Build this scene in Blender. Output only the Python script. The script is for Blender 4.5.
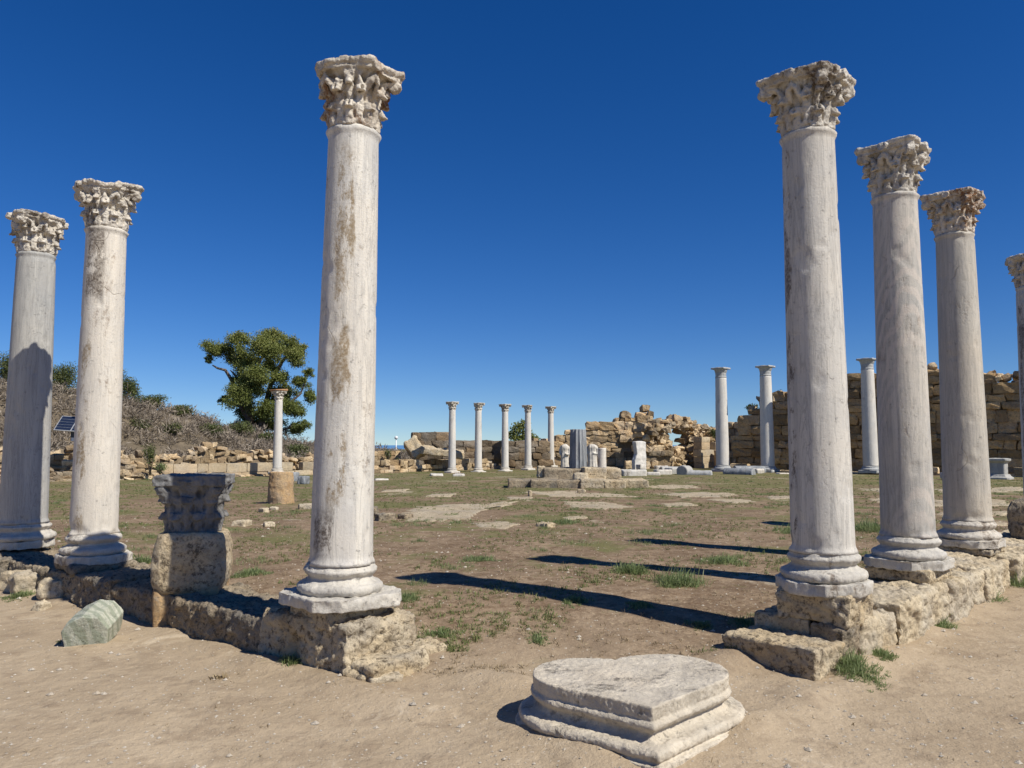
import bpy, bmesh, math, random
from mathutils import Vector, Matrix, noise
import numpy as np
PI=math.pi; R=math.radians
rnd=random.Random(7)
# ------------------------------------------------------------------ camera, sky, sun
sc=bpy.context.scene
for o in list(bpy.data.objects): bpy.data.objects.remove(o)
C=sc.collection
F=770.0; PITCH=R(4.53); CZ=1.6
cam=bpy.data.cameras.new('camera'); co=bpy.data.objects.new('camera',cam); C.objects.link(co)
cam.sensor_width=36; cam.lens=F/1024*36; cam.clip_end=20000; cam.clip_start=.05
co.location=(0,0,CZ); co.rotation_euler=(R(90)+PITCH,0,0); sc.camera=co
SUN_EL=R(47.5); SD=Vector((.815,-.58,0)).normalized()   # horizontal direction towards the sun
sdir=Vector((SD.x*math.cos(SUN_EL),SD.y*math.cos(SUN_EL),math.sin(SUN_EL)))
w=bpy.data.worlds.new('World'); sc.world=w; w.use_nodes=True
nt=w.node_tree; bg=nt.nodes['Background']
sky=nt.nodes.new('ShaderNodeTexSky'); sky.sky_type='NISHITA'; sky.sun_disc=False
sky.sun_elevation=SUN_EL; sky.sun_rotation=math.atan2(SD.x,SD.y)
sky.altitude=300; sky.air_density=.8; sky.dust_density=.0; sky.ozone_density=6.0
hs=nt.nodes.new('ShaderNodeHueSaturation'); hs.inputs['Hue'].default_value=.511; hs.inputs['Saturation'].default_value=1.27; hs.inputs['Value'].default_value=1
# clear dry air: the sky is sampled a little above the true horizon, which keeps it blue down to the sea
tcw=nt.nodes.new('ShaderNodeTexCoord'); mpw=nt.nodes.new('ShaderNodeMapping'); mpw.inputs['Location'].default_value=(0,0,.02); mpw.inputs['Scale'].default_value=(1,1,.92)
nrm=nt.nodes.new('ShaderNodeVectorMath'); nrm.operation='NORMALIZE'
nt.links.new(tcw.outputs['Generated'],mpw.inputs[0]); nt.links.new(mpw.outputs[0],nrm.inputs[0]); nt.links.new(nrm.outputs[0],sky.inputs[0])
nt.links.new(sky.outputs[0],hs.inputs['Color']); nt.links.new(hs.outputs[0],bg.inputs[0])
bg.inputs[1].default_value=.083
sl=bpy.data.lights.new('sun','SUN'); sl.energy=4.9; sl.angle=R(.55); sl.color=(1,.955,.87)
so=bpy.data.objects.new('sun',sl); C.objects.link(so); so.rotation_euler=sdir.to_track_quat('Z','Y').to_euler()
sc.view_settings.view_transform='Standard'; sc.view_settings.look='None'
sc.view_settings.exposure=0.22; sc.view_settings.gamma=1; sc.view_settings.use_curve_mapping=False
sc.render.engine='CYCLES'; sc.cycles.max_bounces=5; sc.cycles.use_denoising=True
# ------------------------------------------------------------------ frame of the court
OX=Vector((.65,4.13)); U=Vector((-.79,.61)).normalized(); V=Vector((.70,.714)).normalized()
NL=Vector((.61,.79)).normalized(); NR=Vector((-.714,.70)).normalized()
_c,_s=math.cos(PITCH),math.sin(PITCH)
def ray(px,py):
    v=(384-py)/F; return ((px-512)/F,_c-_s*v,_s+_c*v)
def D(px,py,d):
    r=ray(px,py);k=d/r[1];return Vector((r[0]*k,d,CZ+r[2]*k))
def G(px,py,z=0):
    r=ray(px,py);k=(z-CZ)/r[2];return Vector((r[0]*k,r[1]*k,z))
def W(px,d): return Vector(((px-512)/F*d*1.0,d))
def sm(a,b,x):
    t=min(1,max(0,(x-a)/(b-a))); return t*t*(3-2*t)
def inside(x,y):
    p=Vector((x,y))-OX
    a=p.dot(NL); b=p.dot(NR)
    return sm(-.28,.28,min(a,b))
def gz(x,y):
    m=inside(x,y)*sm(4.2,7.1,y+.25*noise.noise(Vector((x*.5,y*.5,3))))
    z=m*(.265-.185*sm(9,42,y))
    z=max(z,.075)+(1-inside(x,y))*.09*sm(6.2,9.5,y)*(1 if x>0 else .1)
    z+=.022*noise.noise(Vector((x*.7,y*.7,0)))+.009*noise.noise(Vector((x*2.7,y*2.7,5)))+.004*noise.noise(Vector((x*9,y*9,1)))
    for cx,cy,R_,h_ in ((.62,4.22,.72,.040),(-3.15,6.0,.36,.04),(1.90,5.52,.42,.02)):
        d2=((x-cx)**2+(y-cy)**2)/(R_*R_)
        if d2<6: z+=h_*math.exp(-d2)*(.65+.7*noise.noise(Vector((x*3,y*3,8))))
    p=Vector((x,y))-OX; e=min(p.dot(NL),p.dot(NR))
    if -1.2<e<.9: z+=.075*max(0,.25+noise.noise(Vector((x*1.9,y*1.9,11))))*math.exp(-((abs(e)-.34)/.16)**2)
    if y<9 and abs(x)<9: z+=.006*noise.noise(Vector((x*4.5,y*4.5,21)))+.004*abs(noise.noise(Vector((x*14,y*14,2))))
    return z
def GG(px,py):
    z=0
    for _ in range(12):
        p=G(px,py,z); z=gz(p.x,p.y)
    return Vector((p.x,p.y,z))
# ------------------------------------------------------------------ node helpers
def mat(name,rough=.9,spec=.25):
    m=bpy.data.materials.new(name); m.use_nodes=True
    n=m.node_tree; b=n.nodes['Principled BSDF']; b.inputs['Roughness'].default_value=rough
    b.inputs['Specular IOR Level'].default_value=spec
    return m,n,b
class NB:
    def __init__(s,n): s.n=n; s.l=n.links
    def node(s,t,**k):
        x=s.n.nodes.new(t)
        for a,b in k.items(): setattr(x,a,b)
        return x
    def coord(s,scale=(1,1,1),obj=True,rand=True):
        tc=s.node('ShaderNodeTexCoord'); mp=s.node('ShaderNodeMapping')
        mp.inputs['Scale'].default_value=scale
        src=tc.outputs['Object']
        if not obj:
            g=s.node('ShaderNodeNewGeometry'); src=g.outputs['Position']
        elif rand:
            oi=s.node('ShaderNodeObjectInfo'); ad=s.node('ShaderNodeVectorMath',operation='MULTIPLY_ADD')
            s.l.new(oi.outputs['Location'],ad.inputs[0]); ad.inputs[1].default_value=(3.1,2.3,0)
            s.l.new(src,ad.inputs[2]); src=ad.outputs[0]
        s.l.new(src,mp.inputs['Vector']); return mp.outputs[0]
    def noise(s,v,scale,detail=5,rough=.6,dist=0):
        x=s.node('ShaderNodeTexNoise'); x.inputs['Scale'].default_value=scale; x.inputs['Detail'].default_value=detail
        x.inputs['Roughness'].default_value=rough; x.inputs['Distortion'].default_value=dist
        s.l.new(v,x.inputs['Vector']); return x.outputs['Fac']
    def voro(s,v,scale,feature='F1',out='Distance'):
        x=s.node('ShaderNodeTexVoronoi',feature=feature); x.inputs['Scale'].default_value=scale
        s.l.new(v,x.inputs['Vector']); return x.outputs[out]
    def ramp(s,f,stops):
        x=s.node('ShaderNodeValToRGB'); e=x.color_ramp.elements
        while len(e)<len(stops): e.new(.5)
        for i,(p,c) in enumerate(stops):
            e[i].position=p; e[i].color=(c,c,c,1) if not isinstance(c,tuple) else (*c,1)
        s.l.new(f,x.inputs[0]); return x.outputs[0]
    def mix(s,f,a,b,mode='MIX'):
        x=s.node('ShaderNodeMix',data_type='RGBA',blend_type=mode); x.clamp_factor=True
        for i,v in ((0,f),(6,a),(7,b)):
            if isinstance(v,(int,float)): x.inputs[i].default_value=v
            elif isinstance(v,tuple): x.inputs[i].default_value=(*v,1)
            else: s.l.new(v,x.inputs[i])
        return x.outputs[2]
    def math(s,op,a,b=0.0):
        x=s.node('ShaderNodeMath',operation=op)
        for i,v in ((0,a),(1,b)):
            if isinstance(v,(int,float)): x.inputs[i].default_value=v
            else: s.l.new(v,x.inputs[i])
        return x.outputs[0]
    def attr(s,name):
        x=s.node('ShaderNodeAttribute',attribute_name=name); return x.outputs['Fac']
    def bump(s,h,strength,dist,bsdf,prev=None):
        x=s.node('ShaderNodeBump'); x.inputs['Strength'].default_value=strength; x.inputs['Distance'].default_value=dist
        s.l.new(h,x.inputs['Height'])
        if prev is not None: s.l.new(prev,x.inputs['Normal'])
        s.l.new(x.outputs[0],bsdf.inputs['Normal']); return x.outputs[0]

def marble(name,light,dark,vein=.5,stain=.5,lich_shade=(.17,.10,.05),streak=True,crack=.5,spiral=False,strips=(),bk=1.0):
    m,n,b=mat(name,.62,.3); q=NB(n)
    vs=q.coord((1,1,.07 if streak else .6)); v=q.coord()
    f1=q.noise(vs,8 if streak else 5.5,6,.62,.5)
    col=q.mix(q.ramp(f1,[(.36,0.0),(.64,1.0)]),dark,light)
    f2=q.noise(v,1.7,3,.6); col=q.mix(q.ramp(f2,[(.35,0.0),(.7,.55)]),col,tuple(min(1,c*k) for c,k in zip(light,(1.08,1.02,.94))))
    # grey veins
    vv=q.noise(vs,11,8,.7,1.4); vr=q.ramp(vv,[(.47,0.0),(.50,1.0),(.53,0.0)])
    col=q.mix(q.math('MULTIPLY',vr,vein),col,tuple(c*.52 for c in dark))
    if spiral:
        wv=q.node('ShaderNodeTexWave',wave_type='BANDS',bands_direction='DIAGONAL'); wv.inputs['Scale'].default_value=5.5
        wv.inputs['Distortion'].default_value=6.0; wv.inputs['Detail'].default_value=3
        q.l.new(q.coord((1,1,.55)),wv.inputs['Vector'])
        col=q.mix(q.math('MULTIPLY',q.ramp(wv.outputs['Fac'],[(.35,0.0),(.75,1.0)]),(q.ramp(q.noise(v,.9,2),[(.42,0.0),(.60,.5)]) if streak else .6)),col,(.64,.55,.46) if streak else (.22,.25,.17))
    # brown lichen stains, also painted shade on capitals and corner base, stretched downwards
    sv=q.coord((1,1,.42)); s1=q.noise(sv,3.0,7,.72,.3); s2=q.noise(v,22,4,.7)
    st=q.math('MULTIPLY',q.ramp(s1,[(.60-.07*stain,0.0),(.66-.05*stain,1.0)]),q.ramp(s2,[(.40,0.1),(.58,1.0)]))
    col=q.mix(q.math('MULTIPLY',st,min(1,stain*1.3)),col,lich_shade)
    for (th,wd,zl,zh,amt,cc) in strips:      # weathering that runs down one side of the shaft
        nv=q.node('ShaderNodeVectorMath',operation='MULTIPLY'); tc=q.node('ShaderNodeTexCoord'); q.l.new(tc.outputs['Object'],nv.inputs[0]); nv.inputs[1].default_value=(1,1,0)
        nn_=q.node('ShaderNodeVectorMath',operation='NORMALIZE'); q.l.new(nv.outputs[0],nn_.inputs[0])
        dt=q.node('ShaderNodeVectorMath',operation='DOT_PRODUCT'); q.l.new(nn_.outputs[0],dt.inputs[0]); dt.inputs[1].default_value=(math.cos(th),math.sin(th),0)
        wob=q.math('ADD',dt.outputs['Value'],q.math('MULTIPLY',q.math('SUBTRACT',q.noise(q.coord((1,1,.5)),5,4,.7),.5),.16))
        k=q.ramp(wob,[(math.cos(wd),0.0),(min(1,math.cos(wd*.72)),1.0)])
        zz=q.node('ShaderNodeSeparateXYZ'); q.l.new(tc.outputs['Object'],zz.inputs[0])
        a1=q.node('ShaderNodeMapRange'); a1.inputs[1].default_value=zl; a1.inputs[2].default_value=zl+.15; q.l.new(zz.outputs['Z'],a1.inputs[0])
        a2=q.node('ShaderNodeMapRange'); a2.inputs[1].default_value=zh; a2.inputs[2].default_value=zh-.15; q.l.new(zz.outputs['Z'],a2.inputs[0])
        br=q.ramp(q.noise(q.coord((1,1,.45)),4.5,7,.8),[(.545-.14*amt,0.0),(.60-.14*amt,1.0)])
        k=q.math('MULTIPLY',q.math('MULTIPLY',k,br),q.math('MULTIPLY',a1.outputs[0],a2.outputs[0]))
        col=q.mix(q.math('MULTIPLY',k,q.ramp(q.noise(v,40,3,.7),[(.3,.25),(.62,.95)])),col,cc)
    # fine dirt specks
    s3=q.noise(v,60,3,.7); col=q.mix(q.ramp(s3,[(.62,0.0),(.72,.45)]),col,tuple(c*.45 for c in dark))
    # cracks
    wv=q.node('ShaderNodeVectorMath',operation='ADD')
    nn=q.node('ShaderNodeTexNoise'); nn.inputs['Scale'].default_value=2.5; q.l.new(v,nn.inputs['Vector'])
    sc_=q.node('ShaderNodeVectorMath',operation='SCALE'); sc_.inputs['Scale'].default_value=.55
    q.l.new(nn.outputs['Color'],sc_.inputs[0]); q.l.new(q.coord((1,1,.6)),wv.inputs[0]); q.l.new(sc_.outputs[0],wv.inputs[1])
    ed=q.voro(wv.outputs[0],1.3,'DISTANCE_TO_EDGE')
    ck=q.math('MULTIPLY',q.ramp(ed,[(0.0,1.0),(.006,0.0)]),q.ramp(q.noise(v,1.9,2),[(.60,0.0),(.65,crack)]))
    col=q.mix(ck,col,(.17,.13,.09))
    col=q.mix(q.math('MULTIPLY',q.ramp(q.noise(v,17,7,.8),[(.33,1.0),(.39,0.0)]),.5),col,tuple(c*.5 for c in dark))  # dark pits; on capitals the shade of drilled holes put into the colour
    q.l.new(col,b.inputs['Base Color'])
    h=q.math('ADD',q.math('MULTIPLY',q.noise(v,38,8,.8),.8),q.math('MULTIPLY',s1,.5))
    pt=q.ramp(q.noise(v,17,7,.8),[(.33,0.0),(.40,1.0)]); h=q.math('ADD',h,q.math('MULTIPLY',pt,.5))
    h=q.math('SUBTRACT',h,q.math('MULTIPLY',st,.5)); h=q.math('SUBTRACT',h,q.math('MULTIPLY',ck,1.0))
    h=q.math('ADD',h,q.math('MULTIPLY',vv,.5))
    q.bump(h,.75,.016*bk*(.55 if streak else 1.3),b)
    return m
def stone(name,a,bc,dark,pit=.6,grey=(.30,.28,.25),greyamt=.4,sc=1.0,bd=.02,tone=False,world=False,dk=.5,pits=26):
    m,n,b=mat(name,.95,.12); q=NB(n); v=q.coord(obj=not world)
    f=q.noise(v,2.2*sc,7,.65); col=q.mix(q.ramp(f,[(.33,0.0),(.66,1.0)]),bc,a)
    g=q.noise(v,1.3*sc,5,.6,.4); col=q.mix(q.math('MULTIPLY',q.ramp(g,[(.48,0.0),(.62,1.0)]),greyamt),col,grey)
    if tone:
        t=q.attr('tone'); hsv=q.node('ShaderNodeHueSaturation')
        q.l.new(q.math('ADD',q.math('MULTIPLY',t,1.0),.45),hsv.inputs['Value']); q.l.new(col,hsv.inputs['Color']); col=hsv.outputs[0]
        t2=q.attr('tint'); col=q.mix(q.math('MULTIPLY',t2,.6),col,q.mix(.5,col,(.50,.30,.13)))
    d=q.noise(v,7*sc,7,.75,.2); dm=q.ramp(d,[(.53,0.0),(.66,1.0)])
    col=q.mix(q.math('MULTIPLY',dm,dk),col,dark)
    p=q.voro(v,pits*sc); pn=q.noise(v,14*sc,6,.75)
    pm=q.ramp(pn,[(.38,1.0),(.50,0.0)]); col=q.mix(q.math('MULTIPLY',pm,pit),col,tuple(c*.5 for c in dark))
    q.l.new(col,b.inputs['Base Color'])
    h=q.math('ADD',pn,q.math('MULTIPLY',p,.35*pit)); h=q.math('ADD',h,q.math('MULTIPLY',q.noise(v,70*sc,3,.7),.25))
    q.bump(h,.9,bd,b)
    return m
LW=(.65,.61,.53); GD=(.40,.39,.37)
M={}
RO=math.atan2(.714,.70)
def va(x,y,off):   # local angle of the side facing a point near the path, turned by off degrees
    return math.atan2(-y,-x)+R(off)-RO
BR=(.25,.18,.10); DB=(.10,.075,.055)
M['marble_white']=marble('white_marble',LW,(.47,.45,.415),.45,.40,strips=((va(-1.24,5.6,-14),.36,.35,3.05,.62,BR),(va(-1.24,5.6,-36),.55,.0,.45,.6,DB),(va(-1.24,5.6,-5),.16,.0,3.2,.15,BR)))
M['marble_warm']=marble('warm_marble',(.66,.61,.52),(.49,.46,.41),.3,.50,strips=((va(-4.2,7.9,-30),.55,2.3,3.2,1.0,DB),(va(-4.2,7.9,-42),.30,.0,2.3,.3,BR)))
M['marble_grey']=marble('grey_marble',(.45,.44,.40),(.31,.305,.29),.45,.12)
M['marble_spiral']=marble('striped_marble',(.54,.505,.44),(.34,.325,.295),.45,.30,spiral=True)
M['marble_buff']=marble('buff_marble',(.52,.475,.395),(.36,.335,.29),.4,.15)
M['marble_pale']=marble('pale_marble',(.60,.565,.495),(.40,.38,.345),.5,.20,crack=.9,strips=((va(2.3,5.7,-62),.32,.0,3.1,.45,DB),))
M['marble_far']=marble('far_marble',(.66,.63,.57),(.52,.50,.46),.3,.25)
M['marble_farg']=marble('far_grey_marble',(.45,.45,.43),(.31,.32,.32),.4,.1)
M['marble_blue']=marble('blue_grey_marble',(.33,.345,.355),(.12,.13,.14),.7,.1)
M['marble_green']=marble('greenish_marble',(.53,.54,.44),(.36,.38,.30),.6,.12,streak=False,crack=.3,spiral=True)
M['cap']=marble('carved_marble',(.67,.625,.54),(.33,.29,.235),.1,1.2,lich_shade=(.12,.085,.055),streak=False,crack=.1)  # dark stain: real lichen patches plus painted shade for the deep carving
M['cap_rust']=marble('rusty_carved_marble',(.67,.61,.51),(.33,.28,.22),.1,1.35,lich_shade=(.22,.10,.035),streak=False,crack=.1)
M['cap_grey']=marble('grey_carved_marble',(.25,.245,.235),(.11,.11,.108),.2,.4,lich_shade=(.08,.07,.06),streak=False,crack=.1)
M['base']=marble('worn_marble',(.62,.58,.50),(.42,.395,.35),.3,.62,lich_shade=(.17,.12,.08),streak=False,crack=.5)
M['rust']=marble('rust_stained_marble',(.38,.22,.11),(.30,.15,.06),.1,.9,lich_shade=(.30,.12,.03),streak=False)
M['heart']=marble('weathered_marble',(.66,.585,.46),(.45,.395,.31),.25,.75,lich_shade=(.20,.17,.13),streak=False,crack=.9)  # dark stain: pitting plus shade of the side faces, put into the colour
M['lime']=stone('pitted_limestone',(.62,.52,.36),(.45,.34,.20),(.16,.12,.08),.85,grey=(.34,.31,.26),greyamt=.55,sc=1.3,bd=.03)
M['lime_pale']=stone('pale_limestone',(.62,.53,.38),(.48,.38,.24),(.24,.19,.13),.6,sc=1.5,greyamt=.4)
M['lime_lichen']=stone('lichen_limestone',(.40,.33,.23),(.30,.23,.15),(.10,.085,.065),.8,grey=(.19,.175,.15),greyamt=.8,sc=1.5,bd=.03,dk=.75)
M['lime_orange']=stone('orange_limestone',(.52,.36,.19),(.38,.23,.11),(.28,.26,.22),.6,sc=1.6)
M['wall_lit']=stone('sandstone_blocks',(.64,.51,.33),(.50,.36,.20),(.14,.10,.065),.5,tone=True,world=True,sc=.9,bd=.08,greyamt=.5,dk=.75,pits=9)
M['wall_brown']=stone('brown_sandstone_blocks',(.53,.38,.20),(.39,.25,.12),(.12,.09,.055),.45,tone=True,world=True,sc=.8,bd=.08,greyamt=.35,dk=.7,pits=9)
M['wall_gold']=stone('golden_sandstone_blocks',(.60,.46,.28),(.44,.30,.16),(.13,.10,.06),.5,tone=True,world=True,sc=.9,bd=.08,greyamt=.4,dk=.7,pits=9)
M['wall_shaded']=stone('shaded_sandstone',(.20,.16,.11),(.13,.10,.07),(.06,.05,.04),.4,tone=True,world=True,sc=.8,bd=.06,greyamt=.4)  # shade on the wall behind the columns is put into this dark colour
M['wall_pale']=stone('pale_cut_blocks',(.54,.45,.31),(.46,.36,.23),(.28,.22,.14),.3,tone=True,world=True,sc=.8,bd=.04,greyamt=.4,dk=.6)
M['slab']=stone('pale_paving',(.50,.42,.29),(.38,.30,.20),(.22,.165,.105),.6,world=True,sc=1.2,bd=.02,greyamt=.3)
M['pebble']=stone('pebble_stone',(.66,.60,.50),(.46,.38,.28),(.30,.24,.18),.2,sc=3)
def plain(name,c,rough=.6,metal=0,spec=.4):
    m,n,b=mat(name,rough,spec); q=NB(n); f=q.noise(q.coord(),14,4,.6)
    q.l.new(q.mix(q.ramp(f,[(.3,0.0),(.7,1.0)]),tuple(x*.85 for x in c),c),b.inputs['Base Color']); b.inputs['Metallic'].default_value=metal
    return m
M['steel']=plain('painted_steel',(.45,.46,.47),.4,.3); M['dark_steel']=plain('dark_steel',(.05,.06,.08),.4)
M['cell']=plain('solar_cell',(.02,.03,.06),.15,.2,.6); M['white']=plain('white_plastic',(.78,.78,.76),.4)
def leafmat(name,a,b_,c_=None,trans=.25):
    m,n,b=mat(name,.55,.3); q=NB(n); t=q.attr('tone')
    col=q.ramp(t,[(0.0,a),(.6,b_),(1.0,c_ or b_)]); q.l.new(col,b.inputs['Base Color'])
    tr=q.node('ShaderNodeBsdfTranslucent'); q.l.new(col,tr.inputs[0]); mx=q.node('ShaderNodeMixShader'); mx.inputs[0].default_value=trans
    out=n.nodes['Material Output']; q.l.new(b.outputs[0],mx.inputs[1]); q.l.new(tr.outputs[0],mx.inputs[2]); q.l.new(mx.outputs[0],out.inputs[0])
    return m
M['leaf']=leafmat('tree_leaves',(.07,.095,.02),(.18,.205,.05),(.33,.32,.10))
M['bush']=leafmat('bush_leaves',(.055,.075,.022),(.12,.14,.045),(.20,.20,.08))
M['brush']=leafmat('dry_brush_twigs',(.13,.105,.075),(.25,.205,.155),(.37,.31,.24),.1)
M['grass']=leafmat('grass_blades',(.10,.13,.035),(.17,.20,.065),(.30,.27,.13),.3)
M['weed']=leafmat('weed_leaves',(.14,.18,.07),(.22,.28,.11),(.36,.37,.20),.45)
M['dry']=leafmat('dry_grass',(.17,.13,.07),(.28,.21,.12),(.38,.30,.18),.2)
M['bark']=stone('bark',(.17,.13,.10),(.11,.085,.065),(.05,.04,.03),.3,sc=3)
# ------------------------------------------------------------------ object helpers
def tag(o,label=None,cat=None,group=None,kind=None):
    for k,v in (('label',label),('category',cat),('group',group),('kind',kind)):
        if v: o[k]=v
    return o
def empty(name,loc,rz=0,label=None,cat=None,group=None):
    o=bpy.data.objects.new(name,None); C.objects.link(o); o.location=loc; o.rotation_euler=(0,0,rz); o.empty_display_size=.2
    return tag(o,label,cat,group)
def link(name,me,m,parent=None,loc=(0,0,0),rot=(0,0,0)):
    o=bpy.data.objects.new(name,me); C.objects.link(o)
    if m is not None:
        me.materials.clear(); me.materials.append(m)
    o.location=loc; o.rotation_euler=rot
    if parent: o.parent=parent
    return o
def bm_mesh(bm,name,smooth=True):
    bmesh.ops.recalc_face_normals(bm,faces=bm.faces)
    me=bpy.data.meshes.new(name); bm.to_mesh(me); bm.free()
    if smooth: me.polygons.foreach_set('use_smooth',[True]*len(me.polygons))
    return me
_tex={}
def tex(kind,size,**k):
    key=(kind,size,tuple(sorted(k.items())))
    if key not in _tex:
        t=bpy.data.textures.new('t',kind); t.noise_scale=size
        for a,b in k.items(): setattr(t,a,b)
        _tex[key]=t
    return _tex[key]
def erode(me,voxel=None,layers=(),seed=0,smooth=True,sub=0):
    """voxel-remesh a closed mesh and roughen it; returns a new baked mesh"""
    off=Vector((seed*3.17%41,seed*5.31%37,seed*7.77%29)); me.transform(Matrix.Translation(off))
    ob=bpy.data.objects.new('tmp',me); C.objects.link(ob)
    if voxel:
        r=ob.modifiers.new('r','REMESH'); r.mode='VOXEL'; r.voxel_size=voxel; r.use_smooth_shade=True
    if sub:
        s=ob.modifiers.new('s','SUBSURF'); s.levels=sub; s.render_levels=sub; s.subdivision_type='SIMPLE'
    for kind,size,st,mid in layers:
        d=ob.modifiers.new('d','DISPLACE'); d.texture=tex(kind,size,**({'noise_depth':2} if kind=='CLOUDS' else {})); d.texture_coords='LOCAL'; d.strength=st; d.mid_level=mid
    dg=bpy.context.evaluated_depsgraph_get(); out=bpy.data.meshes.new_from_object(ob.evaluated_get(dg))
    bpy.data.objects.remove(ob); out.transform(Matrix.Translation(-off))
    if smooth: out.polygons.foreach_set('use_smooth',[True]*len(out.polygons))
    return out
def lathe(bm,prof,n=48,phase=0,loc=(0,0,0),cap=True,rfun=None):
    rings=[]
    for r,z in prof:
        ring=[]
        for i in range(n):
            a=phase+2*PI*i/n; rr=r*(rfun(a,z) if rfun else 1)
            ring.append(bm.verts.new((loc[0]+rr*math.cos(a),loc[1]+rr*math.sin(a),loc[2]+z)))
        rings.append(ring)
    for a,b in zip(rings,rings[1:]):
        for i in range(n):
            bm.faces.new((a[i],a[(i+1)%n],b[(i+1)%n],b[i]))
    if cap:
        bm.faces.new(list(reversed(rings[0]))); bm.faces.new(rings[-1])
def box(bm,c,s,rz=0,j=0,r=None):
    ca,sa=math.cos(rz),math.sin(rz); vs=[]
    for dz in (-1,1):
        for dx,dy in ((-1,-1),(1,-1),(1,1),(-1,1)):
            x=dx*s[0]/2; y=dy*s[1]/2; z=dz*s[2]/2
            if j: x+=r.uniform(-j,j); y+=r.uniform(-j,j); z+=r.uniform(-j,j)
            vs.append(bm.verts.new((c[0]+x*ca-y*sa,c[1]+x*sa+y*ca,c[2]+z)))
    for f in ((3,2,1,0),(4,5,6,7),(0,1,5,4),(1,2,6,5),(2,3,7,6),(3,0,4,7)): bm.faces.new([vs[i] for i in f])
    return vs
def tube(bm,pts,rad,n=8):
    rings=[]; pts=[Vector(p) for p in pts]
    for i,p in enumerate(pts):
        d=(pts[min(i+1,len(pts)-1)]-pts[max(i-1,0)]).normalized()
        u=d.orthogonal().normalized() if not rings else (lu-d*lu.dot(d)).normalized()
        lu=u; v=d.cross(u); rr=rad[i] if isinstance(rad,(list,tuple)) else rad
        rings.append([bm.verts.new(p+rr*(u*math.cos(2*PI*k/n)+v*math.sin(2*PI*k/n))) for k in range(n)])
    for a,b in zip(rings,rings[1:]):
        for k in range(n): bm.faces.new((a[k],a[(k+1)%n],b[(k+1)%n],b[k]))
    bm.faces.new(list(reversed(rings[0]))); bm.faces.new(rings[-1])
def rock_mesh(size,seed,voxel=.03,rough=.05,pit=.02,jit=.08,bev=.12):
    """irregular quarried block sitting with its base at z=0"""
    r=random.Random(seed); bm=bmesh.new(); box(bm,(0,0,size[2]/2),size,0,min(size)*jit,r)
    bmesh.ops.bevel(bm,geom=bm.edges[:],offset=min(size)*bev,segments=2,affect='EDGES',profile=.6)
    me=bm_mesh(bm,'rock')
    return erode(me,voxel,[('CLOUDS',max(size)*.35,rough,.5),('CLOUDS',.09,pit*1.1,.5),('CLOUDS',.035,pit*.7,.5)],seed)
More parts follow.
